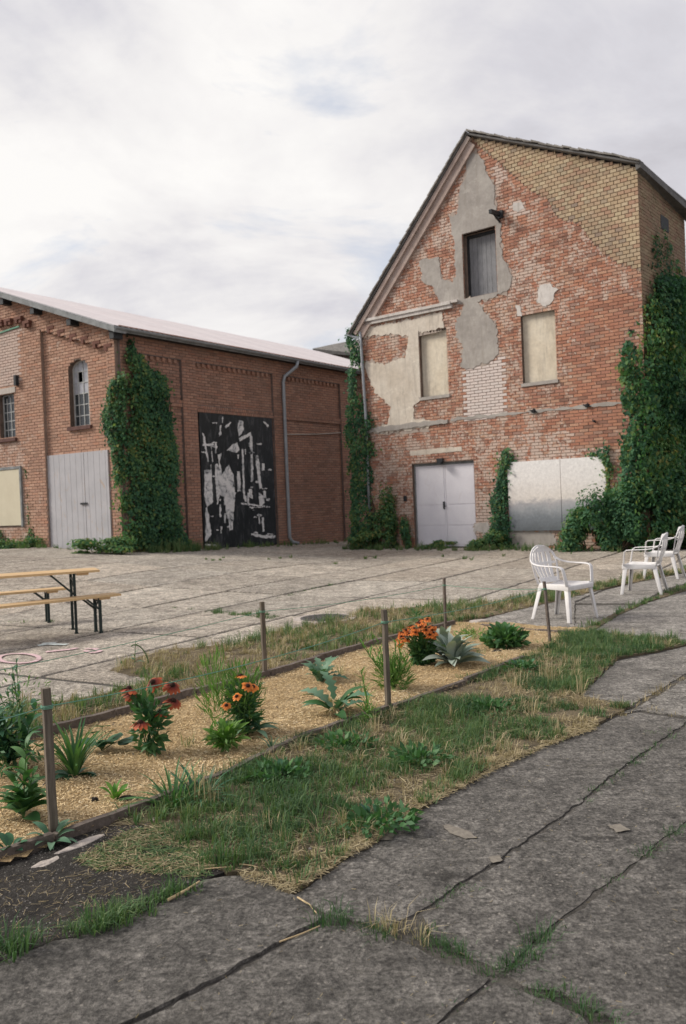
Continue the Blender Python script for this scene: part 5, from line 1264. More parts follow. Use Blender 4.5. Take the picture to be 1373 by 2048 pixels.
def shrub(name, label, center, rx, ry, h, n_, size, mat, tb, seed, cat='shrub', group=None, spiky=.0):
    r = thing(name, label, cat, tuple(center), group)
    c0 = np.array(center, float)
    # several lobes
    k = rng.integers(0, 9, n_); lob = np.stack([rng.uniform(-.75, .75, 9)*rx, rng.uniform(-.6, .6, 9)*ry, rng.uniform(.1, .8, 9)*h], 1); lr = rng.uniform(.28, .6, 9)
    d = rng.normal(0, 1, (n_, 3)); d /= np.linalg.norm(d, axis=1)[:, None]; rr = (.25+.85*rng.random(n_))*(.7+.5*fbm(d[:, 0]*2.5+seed, d[:, 2]*2.5, seed))
    c_ = lob[k]+d*np.array([rx, ry, h*.55])*lr[k][:, None]*rr[:, None]; c_[:, 2] = np.abs(c_[:, 2])
    c_[:, 2] += spiky*rng.random(n_)**4*h
    cc = c0+c_; nrm = d+np.array([0, 0, .5])+rng.normal(0, .4, (n_, 3)); nrm /= np.linalg.norm(nrm, axis=1)[:, None]
    dn_ = d*.5+np.array([0, 0, -.35])+rng.normal(0, .5, (n_, 3)); tip = dn_-nrm*(dn_*nrm).sum(1)[:, None]; tip /= np.linalg.norm(tip, axis=1)[:, None]; sd = np.cross(nrm, tip)
    s_ = size*rng.uniform(.55, 1.3, n_)[:, None]
    V = np.stack([cc-tip*s_*.5, cc-sd*s_*.3+nrm*s_*.07, cc+tip*s_*.6, cc+sd*s_*.3+nrm*s_*.07], 1).reshape(-1, 3); kk = np.arange(n_)*4
    F = np.concatenate([np.stack([kk, kk+1, kk+2], 1), np.stack([kk, kk+2, kk+3], 1)]); t_ = np.clip(tb+rng.normal(0, .17, n_), 0, 1)
    soup('foliage', V, F, mat, r, np.concatenate([t_, t_]))
    mb = MB()
    for i in range(9): mb.tube([tuple(c0), tuple(c0+lob[i]*np.array([.6, .6, .5])), tuple(c0+lob[i])], .012*max(.3, h), 5, .004)
    mb.build('stem', m_vine, r); return r
def gp(px_, py_): q_ = G(px_, py_); return q_
c_ = GA.p(4.35, 0, .55); shrub('shrub', 'bushy green shrub spilling over the right end of the landscape panel', c_, .75, .5, 1.15, 8500, .080, m_ivy, .5, 1)
c_ = GA.p(5.3, 0, .7); shrub('shrub', 'dark shrub below the big climber, right of the panel', c_, .8, .55, 1.8, 9500, .085, m_ivy, .38, 2)
c_ = GS.p(.6, 0, .9); shrub('shrub', 'yellow-tipped leafy shrub behind the farthest chairs', c_, .9, .8, 1.8, 9500, .09, m_ivy, .55, 3)
c_ = GS.p(2.2, 0, 1.2); shrub('shrub', 'large bright shrub at the right border behind the last chair', c_, 1.0, .9, 2.2, 10500, .10, m_ivy, .5, 4)
c_ = GA.p(1.55, 0, .45); shrub('shrub', 'low spreading weeds between the white door and the panel', c_, .55, .35, .55, 2200, .09, m_ivy, .6, 5, 'weeds', 'weeds at the foot of the house')
c_ = GA.p(-1.95, 0, .35); shrub('shrub', 'tall pointed weed left of the white door', c_, .42, .3, 1.2, 2600, .09, m_ivy, .58, 6, 'weeds', 'weeds at the foot of the house', .8)
c_ = GA.p(-1.35, 0, .3); shrub('shrub', 'dark weeds leaning on the left jamb of the white door', c_, .22, .25, .85, 1400, .08, m_ivy, .5, 7, 'weeds', 'weeds at the foot of the house', .3)
c_ = GA.p(-2.5, 0, .6); shrub('shrub', 'low green weeds under the narrow climber', c_, .75, .45, .55, 2600, .09, m_ivy, .65, 8, 'weeds', 'weeds at the foot of the house')
c_ = GA.p(-.2, 0, .30); shrub('shrub', 'small weeds growing before the white door', c_, .55, .25, .26, 1100, .07, m_ivy, .65, 9, 'weeds', 'weeds at the foot of the house')
q_ = WE.p(.1, gz(*WE.p(.1, 0)[:2]), .9); shrub('shrub', 'low weeds in front of the warehouse corner climber', q_, 1.0, .7, .45, 3000, .09, m_ivy, .6, 10, 'weeds')
q_ = WE.p(4.0, .45, .5); shrub('shrub', 'low weeds along the wall under the pale yellow board', q_, 1.3, .35, .35, 2000, .08, m_ivy, .55, 11, 'weeds')
# weeds along the feet of the walls
def along(name, a, c_, wid, dens, h0, h1, seed):
    a = np.array(a[:2]); c_ = np.array(c_[:2]); d = (c_-a)/np.linalg.norm(c_-a); n_ = np.array([-d[1], d[0]])
    pol = [tuple(a-n_*wid), tuple(c_-n_*wid), tuple(c_+n_*wid), tuple(a+n_*wid)]
    return grass(name, pol, dens, h0, h1, .012, m_grass, .3, .9, seed=seed, tuft=True, lean=.5, mask=lambda x_, y_, nz: nz > .42)
along('wall_weeds', WA.p(-9.9, 0, .55), WA.p(-7, 0, .45), .35, 900, .08, .28, 1)
along('wall_weeds', WA.p(-7, 0, .35), WA.p(.6, 0, .5), .3, 420, .05, .18, 2)
along('wall_weeds', GA.p(-3.2, 0, .8), GA.p(5.6, 0, .7), .35, 500, .05, .2, 3)
along('wall_weeds', WE.p(3.1, 0, .4), WE.p(8, 0, .4), .4, 700, .06, .25, 4)
along('wall_weeds', WE.p(.2, 0, .35), WE.p(3.1, 0, .3), .22, 260, .03, .12, 5)

# ---- grass of the verges and strips
def verge_mask(x_, y_, nz):
    ed = edgedist(x_, y_, verge_xy); return (nz > .44-.05*(ed > .25))
grass('verge_grass', verge_xy, 7500, .025, .072, .0042, m_grass, .05, .8, verge_mask, seed=3, lean=.75, hf=lambda a, b_: np.full(len(a), .01))
grass('verge_dry_grass', verge_xy, 1900, .03, .11, .003, m_dry, .2, 1, lambda x_, y_, nz: nz < .50, seed=3, lean=1.2, hf=lambda a, b_: np.full(len(a), .01))
grass('dry_ears', verge_xy, 60, .07, .15, .0045, m_dry, .4, 1, lambda x_, y_, nz: nz > .42, seed=9, lean=.28, tuft=True, hf=lambda a, b_: np.full(len(a), .01))
grass('strip_grass', back_xy, 1900, .03, .11, .006, m_grass, .2, .95, lambda x_, y_, nz: nz > .50, seed=12, lean=.7, hf=lambda a, b_: np.full(len(a), .008))
grass('strip_dry_grass', back_xy, 1300, .03, .12, .005, m_dry, .2, 1, lambda x_, y_, nz: nz < .60, seed=12, lean=.8, hf=lambda a, b_: np.full(len(a), .008))
grass('joint_grass', strip2_xy, 2600, .02, .085, .006, m_grass, .1, .8, lambda x_, y_, nz: nz > .40, seed=14, hf=lambda a, b_: np.full(len(a), .006))
s1_xy = Gp([(905, 1246), (960, 1238), (1110, 1204), (1205, 1179), (1400, 1139), (1400, 1131), (1200, 1166), (1000, 1207), (890, 1222)])
grass('joint_grass', s1_xy, 2400, .03, .11, .007, m_grass, .1, .8, lambda x_, y_, nz: nz > .42, seed=15, hf=lambda a, b_: np.full(len(a), .006))
def joint(px_, w, dens, h0, h1, seed, thr=.45, mat=m_grass, tl=.05, th_=.7, wd=.0035):
    P_ = [G(*q)[:2] for q in px_]; pl = []
    for sgn in (1, -1):
        seq = P_ if sgn == 1 else P_[::-1]
        for i, p_ in enumerate(seq):
            d = seq[min(i+1, len(seq)-1)]-seq[max(0, i-1)]; n_ = np.array([-d[1], d[0]])/np.linalg.norm(d)*w/2; pl.append(tuple(p_+n_))
    grass('joint_grass', pl, dens, h0, h1, wd, mat, tl, th_, lambda x_, y_, nz: nz > thr, seed=seed, lean=.6, hf=lambda a, b_: np.full(len(a), -.02))
joint([(1016, 1950), (1050, 1910), (1090, 1868)], .05, 22000, .03, .055, 21, .30, tl=-.1, th_=.4)
joint([(1090, 1868), (1205, 1778), (1373, 1647)], .022, 9000, .025, .05, 22, .52, tl=-.1, th_=.4)
joint([(850, 1868), (935, 1908), (1000, 1950)], .07, 16000, .03, .06, 23, .32, tl=-.1, th_=.4)
joint([(1062, 1982), (1130, 1998), (1240, 2046)], .06, 16000, .03, .05, 24, .32, tl=-.1, th_=.4)
joint([(1000, 1962), (960, 1990), (880, 2048)], .02, 8000, .025, .045, 25, .5, tl=-.1, th_=.4)
joint([(1205, 1778), (1290, 1712), (1373, 1647)], .035, 14000, .015, .04, 35, .42, tl=-.1, th_=.4)
joint([(846, 1822), (925, 1770), (1003, 1716)], .03, 9000, .015, .035, 36, .50, tl=-.1, th_=.4)
joint([(1165, 1604), (1295, 1502), (1390, 1440)], .035, 6000, .015, .04, 37, .45, tl=-.1, th_=.5)
joint([(640, 1858), (560, 1896), (470, 1948), (330, 2025)], .02, 5000, .02, .04, 26, .62, tl=-.1, th_=.4)
joint([(625, 1838), (680, 1845), (740, 1850), (782, 1860)], .13, 9000, .03, .085, 27, .30, tl=-.1, th_=.4)
joint([(760, 1850), (800, 1868), (850, 1885)], .09, 7000, .03, .08, 28, .4, m_dry, .2, 1)
joint([(775, 1862), (820, 1872), (845, 1884)], .06, 500, .10, .16, 29, .1, m_dry, .5, 1)
joint([(1000, 1716), (1030, 1700), (1165, 1605), (1221, 1556)], .03, 3500, .02, .05, 30, .55)
joint([(1266, 1410), (1320, 1380), (1373, 1352)], .05, 4000, .02, .07, 31, .4, m_dry, .1, .9)
joint([(1240, 1430), (1276, 1415), (1330, 1425), (1370, 1435)], .05, 4500, .02, .06, 32, .35, m_dry, .1, .9)
joint([(1335, 1460), (1300, 1470), (1270, 1480)], .06, 2500, .02, .05, 33, .45)
# joints of the yard
joint([(410, 1224), (455, 1228), (520, 1232), (545, 1238)], .22, 2600, .03, .09, 41, .40, wd=.008)
joint([(400, 1222), (330, 1213), (240, 1206), (150, 1198)], .07, 900, .02, .06, 42, .45, wd=.008)
joint([(410, 1222), (470, 1205), (560, 1196), (600, 1184), (700, 1160)], .09, 1600, .02, .06, 43, .42, wd=.008)
joint([(446, 1170), (520, 1175), (600, 1180), (662, 1183)], .08, 1000, .02, .06, 44, .45, wd=.01)
joint([(250, 1146), (340, 1152), (400, 1157)], .09, 800, .02, .06, 45, .45, wd=.01)
joint([(825, 1222), (860, 1214), (890, 1208)], .16, 1200, .03, .1, 46, .35, wd=.008)
joint([(720, 1224), (760, 1220), (785, 1218)], .3, 900, .03, .12, 47, .3, wd=.008)
joint([(0, 1242), (60, 1245), (120, 1243)], .12, 900, .03, .07, 48, .4, wd=.008)
grass('yard_weeds', Gp([(420, 1112), (1000, 1104), (1150, 1108), (1000, 1125), (700, 1130), (400, 1122)]), 26, .03, .10, .02, m_grass, .3, .9, lambda x_, y_, nz: nz > .5, seed=60)
# dirt corner on the left: clump, cut grass, straw
grass('dirt_grass', Gp([(120, 1868), (225, 1832), (300, 1782), (340, 1760), (400, 1752), (410, 1775), (345, 1800), (300, 1835), (240, 1858), (150, 1886)]), 15000, .03, .085, .004, m_grass, .02, .6, lambda x_, y_, nz: nz > .36, seed=71, hf=lambda a, b_: np.full(len(a), .006))
grass('dirt_grass', Gp([(-60, 1900), (60, 1890), (90, 1905), (-60, 1950)]), 9000, .03, .07, .004, m_grass, .02, .5, lambda x_, y_, nz: nz > .35, seed=72, hf=lambda a, b_: np.full(len(a), .006))
def litter(name, poly, n_, L0, L1, w0, w1, mat, tl, th_, zf, seed, pit=.25, thr=None, **k):
    x_, y_ = sample_poly(poly, n_)
    if thr is not None: m_ = fbm(x_*3, y_*3, seed) > thr; x_, y_ = x_[m_], y_[m_]
    n_ = len(x_); z_ = zf(x_, y_) if callable(zf) else np.full(n_, zf)
    return flakes(name, x_, y_, z_+rng.uniform(0, .008, n_), rng.uniform(L0, L1, n_), rng.uniform(w0, w1, n_), rng.uniform(0, 6.28, n_), rng.normal(0, pit, n_), rng.normal(0, .5, n_), mat, None, rng.uniform(tl, th_, n_), kind='stuff', **k)
cutp = Gp([(150, 1725), (250, 1670), (330, 1650), (385, 1690), (440, 1745), (400, 1765), (280, 1750), (200, 1748)])
litter('cut_grass', cutp, 1700, .02, .075, .0018, .0045, m_grass, .2, .9, .012, 81, .2, .42); litter('straw_litter', cutp, 1500, .02, .09, .0015, .004, m_dry, .1, .9, .012, 82, .15, .40)
litter('straw_litter', dirt_xy, 1500, .01, .05, .0012, .003, m_dry, 0, .7, .010, 83, .1, .5)
litter('straw_litter', verge_xy, 16000, .02, .08, .002, .0045, m_dry, .1, 1, .014, 84, .22, .42)
litter('straw_litter', back_xy, 6000, .03, .09, .003, .007, m_dry, .1, 1, .014, 85, .2, .42)
edge_px = [(592, 1792), (640, 1757), (760, 1682), (830, 1630), (1000, 1540), (1100, 1494), (1190, 1462), (1200, 1440), (1150, 1455), (1000, 1515), (830, 1600), (740, 1660), (640, 1725), (580, 1760), (480, 1745), (480, 1760)]
litter('straw_litter', Gp(edge_px), 5200, .015, .07, .0015, .004, m_dry, .2, 1, .012, 86, .18, .35)
litter('fallen_bits', Gp([(0, 2200), (400, 1770), (640, 1760), (1000, 1540), (1373, 1300), (1900, 1500), (2000, 2200)]), 900, .004, .022, .001, .003, m_dry, .0, .8, .006, 87, .1)
# gravelly crumbs
def crumbs(name, poly, n_, s0, s1, mat, zf, tl=.0, th_=1., seed=0, thr=.5):
    x_, y_ = sample_poly(poly, n_); m_ = fbm(x_*2.5, y_*2.5, seed) > thr; x_, y_ = x_[m_], y_[m_]; n_ = len(x_); s_ = rng.uniform(0, 1, n_)**2.5*(s1-s0)+s0
    base = np.array([[1, 0, 0], [-.2, .9, 0], [-.8, -.5, 0], [0, 0, .75]])
    a = rng.uniform(0, 6.28, n_); ca, sa = np.cos(a), np.sin(a); V = np.zeros((n_, 4, 3))
    for k in range(4):
        V[:, k, 0] = x_+(base[k, 0]*ca-base[k, 1]*sa)*s_; V[:, k, 1] = y_+(base[k, 0]*sa+base[k, 1]*ca)*s_; V[:, k, 2] = zf+base[k, 2]*s_-.001
    kk = np.arange(n_)*4; F = np.concatenate([np.stack([kk, kk+1, kk+3], 1), np.stack([kk+1, kk+2, kk+3], 1), np.stack([kk+2, kk, kk+3], 1)]); t_ = rng.uniform(tl, th_, n_)
    return soup(name, V.reshape(-1, 3), F, mat, None, np.concatenate([t_]*3), kind='stuff')
m_crumb = tinted('grit', [(.04, .037, .034), (.08, .075, .068), (.12, .113, .10), (.24, .22, .20)], .95)
crumbs('grit', dirt_xy, 9000, .0012, .006, m_crumb, .009, seed=1, thr=.35)
crumbs('grit', Gp([(200, 2200), (400, 1770), (640, 1760), (1000, 1540), (1373, 1300), (1700, 1400), (1900, 2200)]), 9000, .001, .0055, m_crumb, .004, seed=2, thr=.46)
crumbs('grit', verge_xy, 5000, .002, .010, m_crumb, .013, seed=3, thr=.4)
# mulch chips
n_ = 90000; x_, y_ = sample_poly(bed_xy, n_)
dist = np.hypot(x_, y_); kp = rng.random(n_) < np.clip(1.7-.13*dist, .5, 1); x_, y_ = x_[kp], y_[kp]; n_ = len(x_)
flakes('mulch_chips', x_, y_, mz(x_, y_)+rng.uniform(.0, .012, n_), rng.uniform(.006, .024, n_), rng.uniform(.002, .006, n_), rng.uniform(0, 6.28, n_), rng.normal(0, .30, n_), rng.normal(0, .45, n_), m_chip, None, np.clip(rng.beta(2.2, 1.8, n_)+(fbm(x_*1.6, y_*1.6, 91)-.5)*.7, 0, 1), kind='stuff')
litter('mulch_debris', bed_xy, 900, .006, .03, .002, .008, m_crumb, 0, .5, lambda a, b_: mz(a, b_)+.012, 88, .2)
grass('bed_weeds', bed_xy, 90, .02, .07, .004, m_grass, .4, 1, lambda x_, y_, nz: nz > .5, seed=89, hf=lambda a, b_: mz(a, b_))

# ---- plants of the bed
def leafmesh(name, kind, mat, nseg=7):
    vs, fs = [], []; 
    for i in range(nseg+1):
        t_ = i/nseg
        if kind == 'lance': w = .16*math.sin(math.pi*min(1, t_*.93+.05))**.8; arch = .18*math.sin(t_*math.pi*.62)-.26*t_**2.2
        elif kind == 'oval': w = .27*math.sin(math.pi*min(1, t_*.95+.03))**.75; arch = .16*math.sin(t_*math.pi*.6)-.22*t_**2
        elif kind == 'strap': w = .035*(1-t_)**.5+.004; arch = .10*math.sin(t_*math.pi*.5)-.34*t_**2.4
        elif kind == 'lobed': w = (.20*math.sin(math.pi*min(1, t_*.94+.04))**.7)*(1.0 if i % 2 else .42); arch = .25*math.sin(t_*math.pi*.6)-.38*t_**2.1
        elif kind == 'spoon': w = .14*math.sin(math.pi*min(1, t_**1.3*.95+.03))**.7; arch = .22*math.sin(t_*math.pi*.6)-.20*t_**2
        w = max(.004, w*(1 if i < nseg else .1)); fold = .28*w
        vs += [(t_, -w, arch+fold), (t_, 0, arch), (t_, w, arch+fold)]
    for i in range(nseg):
        for k in range(2): fs.append((i*3+k, (i+1)*3+k, (i+1)*3+k+1, i*3+k+1))
    me = bpy.data.meshes.new(name); me.from_pydata(vs, [], fs); me.materials.append(mat); me.polygons.foreach_set('use_smooth', [True]*len(fs)); return me
def roundleaf(mat):
    n_ = 12; vs = [(0, 0, -.05)]+[(math.cos(2*math.pi*i/n_)*(1+.05*(i % 2)), math.sin(2*math.pi*i/n_)*(1+.05*(i % 2)), .05*math.sin(i*2.1)) for i in range(n_)]
    me = bpy.data.meshes.new('round_leaf'); me.from_pydata(vs, [], [(0, 1+i, 1+(i+1) % n_) for i in range(n_)]); me.materials.append(mat); me.polygons.foreach_set('use_smooth', [True]*n_); return me
LM = {}
def lm(kind, mat):
    k = (kind, mat.name)
    if k not in LM: LM[k] = roundleaf(mat) if kind == 'round' else leafmesh(kind+'_leaf', kind, mat, 11 if kind == 'lobed' else 7)
    return LM[k]
def add_leaf(root, me, p_, yaw, pitch, s_, roll=0., name='leaf'):
    o = bpy.data.objects.new(name, me); C.objects.link(o); o.parent = root
    o.matrix_basis = Matrix.Translation(Vector(p_)-world_off(root)) @ Matrix.Rotation(yaw, 4, 'Z') @ Matrix.Rotation(-pitch, 4, 'Y') @ Matrix.Rotation(roll, 4, 'X') @ Matrix.Diagonal((s_, s_, s_, 1)); return o
def zbed(x_, y_): return float(mz(np.array([x_]), np.array([y_]))[0]) if inpoly(np.array([x_]), np.array([y_]), bed_xy)[0] else .008
def plant(name, label, px_, cat='plant', group=None):
    p_ = G(*px_); return thing(name, label, cat, (p_[0], p_[1], zbed(p_[0], p_[1])), group)
def rosette(root, kind, mat, n_, s0, s1, p0, p1, seed, r0=.01, h=.0):
    rr = random.Random(seed); b_ = root.location
    for i in range(n_):
        yaw = i*2.399+rr.uniform(-.3, .3); q = rr.random()
        add_leaf(root, lm(kind, mat), (b_.x+math.cos(yaw)*r0, b_.y+math.sin(yaw)*r0, b_.z+h*q), yaw, p0+(p1-p0)*q, rr.uniform(s0, s1), rr.uniform(-.3, .3))
def stem_leaves(root, kind, mat, top, n_, s0, s1, seed, r=.004, t0=.12, pitch=(.1, .8), base=None):
    rr = random.Random(seed); b_ = Vector(base) if base else root.location.copy(); e_ = Vector(top); mid = b_.lerp(e_, .5)+Vector((rr.uniform(-.02, .02), rr.uniform(-.02, .02), 0))
    mb = MB(); mb.tube([tuple(b_), tuple(mid), tuple(e_)], r, 6, r*.6); mb.build('stem', m_stem, root)
    for i in range(n_):
        t_ = t0+(1-t0)*i/max(1, n_); p_ = b_.lerp(mid, t_*2) if t_ < .5 else mid.lerp(e_, t_*2-1)
        add_leaf(root, lm(kind, mat), p_, i*2.4+rr.uniform(-.4, .4), rr.uniform(*pitch), s0+(s1-s0)*t_*rr.uniform(.8, 1.2), rr.uniform(-.3, .3))
def small_fol(root, n_, rx, rz, size, mat, tb, seed, zc=.5, narrow=.3, up=.2):
    c0 = np.array(root.location); d = rng.normal(0, 1, (n_, 3)); d /= np.linalg.norm(d, axis=1)[:, None]; rr = rng.random(n_)**.5
    c_ = d*np.array([rx, rx, rz*.5])*rr[:, None]; c_[:, 2] += rz*zc; c_[:, 2] = np.abs(c_[:, 2]); cc = c0+c_
    dir_ = d+np.array([0, 0, up])+rng.normal(0, .4, (n_, 3)); dir_ /= np.linalg.norm(dir_, axis=1)[:, None]; nr = rng.normal(0, 1, (n_, 3))+np.array([0, 0, .8]); sd = np.cross(dir_, nr); sd /= np.linalg.norm(sd, axis=1)[:, None]
    s_ = size*rng.uniform(.5, 1.3, n_)[:, None]
    V = np.stack([cc-dir_*s_*.5, cc-sd*s_*narrow*.5, cc+dir_*s_*.6, cc+sd*s_*narrow*.5], 1).reshape(-1, 3); t_ = np.clip(tb+rng.normal(0, .2, n_), 0, 1)
    return soup('foliage', V, np.arange(n_*4).reshape(-1, 4), mat, root, t_)
def flower_mesh(mat, n_=13, r=.05, droop=.5):
    rr = random.Random(5); vs, fs = [], []
    for i in range(n_):
        a = 2*math.pi*i/n_+rr.uniform(-.12, .12); L_ = r*rr.uniform(.85, 1.12); w = .011*r/.05; k0 = len(vs)
        for t_, ww in ((.22, .6), (.55, 1.05), (.85, .95), (1., .35)):
            x_ = L_*t_; z = .004-droop*L_*t_**2.2+rr.uniform(-.001, .001)
            for sgn in (-1, 1): vs.append((math.cos(a)*x_-math.sin(a)*w*ww*sgn, math.sin(a)*x_+math.cos(a)*w*ww*sgn, z+.002*sgn))
        for k in range(3): fs.append((k0+k*2, k0+k*2+2, k0+k*2+3, k0+k*2+1))
    me = bpy.data.meshes.new('flower'); me.from_pydata(vs, [], fs); me.materials.append(mat); return me
def cone_mesh(r=.016):
    vs, fs = [], []; n_ = 10; rg = [(0, 1.), (.35, 1.05), (.8, .8), (1.15, .3)]
    for z, s_ in rg:
        for i in range(n_): vs.append((math.cos(2*math.pi*i/n_)*r*s_, math.sin(2*math.pi*i/n_)*r*s_, z*r))
    for k in range(3): fs += [(k*n_+i, k*n_+(i+1) % n_, (k+1)*n_+(i+1) % n_, (k+1)*n_+i) for i in range(n_)]
    fs.append(tuple(3*n_+i for i in range(n_))); me = bpy.data.meshes.new('flower_centre'); me.from_pydata(vs, [], fs); me.materials.append(m_cone); me.polygons.foreach_set('use_smooth', [True]*len(fs)); return me
FR, FO, FC, FOs = flower_mesh(m_petR), flower_mesh(m_petO, 12, .045, .3), cone_mesh(), flower_mesh(m_petO, 10, .030, .35)
FCs = cone_mesh(.010)
def flower(root, px_, depthY, me=FR, cm=FC, s_=1., seed=0, stem=True, tiltv=None):
    rr = random.Random(seed+int(px_[0])); d = ray(*px_); k = depthY/d[1]; p_ = Vector((d[0]*k, depthY, EYE+d[2]*k))
    ti = tiltv or (rr.uniform(-.5, .5), rr.uniform(-.2, .7)); rot = Matrix.Rotation(ti[1], 4, 'X') @ Matrix.Rotation(ti[0], 4, 'Y') @ Matrix.Rotation(rr.uniform(0, 6), 4, 'Z')
    o = bpy.data.objects.new('flower', me); C.objects.link(o); o.parent = root; o.matrix_basis = Matrix.Translation(p_-world_off(root)) @ rot @ Matrix.Diagonal((s_, s_, s_, 1))
    c_ = bpy.data.objects.new('flower_centre', cm); C.objects.link(c_); c_.parent = o
    if stem:
        b_ = root.location+Vector((rr.uniform(-.04, .04), rr.uniform(-.04, .04), 0)); mid = b_.lerp(p_, .6)+Vector((0, 0, .04)); mb = MB(); mb.tube([tuple(b_), tuple(mid), tuple(p_-Vector((0, 0, .004)))], .0035, 5, .0025); mb.build('stem', m_stem, root)
    return p_
# rudbeckia on the left with mahogany daisies
r = plant('coneflower', 'coneflower plant with seven dark mahogany daisies near the front left stake', (303, 1520), 'flower')
by = r.location.y
for i, (x_, y_) in enumerate([(258, 1378), (264, 1388), (306, 1365), (345, 1371), (347, 1402), (320, 1424), (281, 1446)]): flower(r, (x_, y_), by+(-.02, .05, .12, .18, .1, .03, -.14)[i], FR, FC, 1.12, i)
small_fol(r, 260, .12, .40, .07, m_fol, .4, 1, .5, .42); rosette(r, 'oval', m_leafD, 10, .07, .12, .2, 1.0, 3, h=.25)
r = plant('nasturtium', 'round-leaved nasturtium beside the mahogany daisies', (205, 1512), 'plant'); b_ = r.location; rr = random.Random(4)
for i, (px_, py_) in enumerate([(185, 1465), (205, 1452), (222, 1462), (196, 1480), (212, 1485), (178, 1482), (230, 1475), (262, 1478), (250, 1486), (205, 1502), (218, 1498), (190, 1498)]):
    d = ray(px_, py_); k = (b_.y+rr.uniform(-.04, .06))/d[1]; p_ = Vector((d[0]*k, d[1]*k, max(.08, EYE+d[2]*k))); add_leaf(r, lm('round', m_leafD), p_, rr.uniform(0, 6), rr.uniform(-.4, .4), rr.uniform(.035, .055), rr.uniform(-.4, .4)); mb = MB(); mb.tube([tuple(b_), tuple(b_.lerp(p_, .5)+Vector((0, 0, .02))), tuple(p_)], .002, 4); mb.build('stem', m_stem, r)
r = plant('day_lily', 'tuft of upright strap leaves right of the nearest stake', (150, 1562), 'plant'); rosette(r, 'strap', m_leafA, 48, .22, .34, .7, 1.45, 6, .02); rosette(r, 'oval', m_leafD, 8, .08, .13, .0, .3, 7, .02)
# left border plants
r = plant('young_shrub', 'broad-leaved young plant left of the nearest stake', (48, 1650), 'plant'); rosette(r, 'oval', m_leafA, 14, .11, .17, .05, .8, 8, .01, .08)
for k, (dx_, dy_, h_) in enumerate(((.02, .03, .36), (-.03, .0, .20), (.05, .02, .22))): stem_leaves(r, 'lance', m_leafA, tuple(r.location+Vector((dx_, dy_, h_))), 12, .18, .08, 9+k, pitch=(.2, .9))
r = plant('border_perennial', 'tall leafy perennial behind the nearest stake at the left border', (20, 1560), 'plant')
for k in range(7): stem_leaves(r, 'lance', m_leafD, tuple(r.location+Vector((R_.uniform(-.2, .2), R_.uniform(-.12, .12), R_.uniform(.3, .48)))), 16, .18, .10, 19+k, pitch=(.1, .9))
small_fol(r, 300, .22, .4, .06, m_fol, .5, 2, .45, .3)
r = plant('tall_weed', 'thin tall weed standing at the left edge beyond the bed', (45, 1475), 'weed')
for k in range(5): stem_leaves(r, 'lance', m_leafB, tuple(r.location+Vector((R_.uniform(-.22, .12), R_.uniform(-.15, .15), R_.uniform(.3, .58)))), 12, .10, .05, 29+k, r=.003, pitch=(.3, 1.1))
small_fol(r, 200, .22, .5, .035, m_foll, .4, 3, .45, .3)
r = plant('leafy_weed', 'low dark leafy clump at the left edge of the mulch', (-5, 1540), 'weed'); rosette(r, 'lance', m_leafD, 22, .14, .24, .2, 1.1, 31, .05, .12)
# centre group
r = plant('helenium', 'helenium clump with four orange flowers and blue-green leaves', (490, 1478), 'flower'); by = r.location.y
for i, (x_, y_) in enumerate([(482, 1352), (496, 1372), (506, 1374), (474, 1393), (453, 1411)]): flower(r, (x_, y_), by+(-.14, -.20, -.17, -.2, -.22)[i], FO, FC, .85 if i in (0, 1, 2) else .7, i+20)
small_fol(r, 600, .15, .46, .065, m_foll, .5, 4, .55, .16, .8); small_fol(r, 220, .12, .36, .08, m_fol, .45, 5, .45, .3)
for k in range(5): stem_leaves(r, 'lance', m_leafB, tuple(r.location+Vector((R_.uniform(-.14, .14), R_.uniform(-.1, .1), R_.uniform(.2, .36)))), 10, .12, .07, 39+k, pitch=(.1, .9))
rosette(r, 'lance', m_leafB, 10, .14, .22, .1, .5, 44, .03)
r = plant('bushy_perennial', 'bright green leafy perennial just below the helenium', (452, 1512), 'plant'); rosette(r, 'lance', m_leafL, 22, .11, .19, .05, 1.1, 45, .02, .05); small_fol(r, 200, .12, .18, .06, m_foll, .6, 6, .5, .35)
r = plant('wild_shoots', 'upright feathery shoots behind the bright perennial', (436, 1478), 'plant'); small_fol(r, 420, .14, .55, .08, m_foll, .6, 7, .5, .10, 1.6)
r = plant('artichoke', 'grey-green artichoke with jagged leaves near the far edging', (642, 1372), 'plant'); rosette(r, 'lobed', m_leafB, 17, .15, .25, .1, 1.15, 51, .02)
r = plant('artichoke', 'ragged artichoke with hanging pointed leaves in mid bed', (672, 1440), 'plant'); rosette(r, 'lobed', m_leafB, 7, .20, .30, .15, .9, 52, .02, .10); rosette(r, 'lance', m_leafA, 6, .2, .28, .1, .7, 53, .02, .06)
for k in (r,): small_fol(k, 60, .12, .12, .05, m_dry, .6, 8, .4, .3)
r = plant('slender_stem', 'slender leafy stem growing beside the ragged artichoke', (736, 1452), 'plant'); stem_leaves(r, 'strap', m_leafL, tuple(r.location+Vector((-.03, .02, .36))), 40, .12, .08, 54, pitch=(.5, 1.3)); small_fol(r, 120, .08, .2, .05, m_foll, .6, 8, .4, .2)
r = plant('goldenrod', 'light green feathery clump behind the middle stake', (790, 1385), 'plant')
for k in range(12): stem_leaves(r, 'strap', m_leafL, tuple(r.location+Vector((R_.uniform(-.26, .16), R_.uniform(-.12, .14), R_.uniform(.22, .42)))), 16, .16, .10, 60+k, r=.003, pitch=(.4, 1.2))
small_fol(r, 500, .16, .30, .08, m_foll, .55, 9, .4, .12, 1.0)
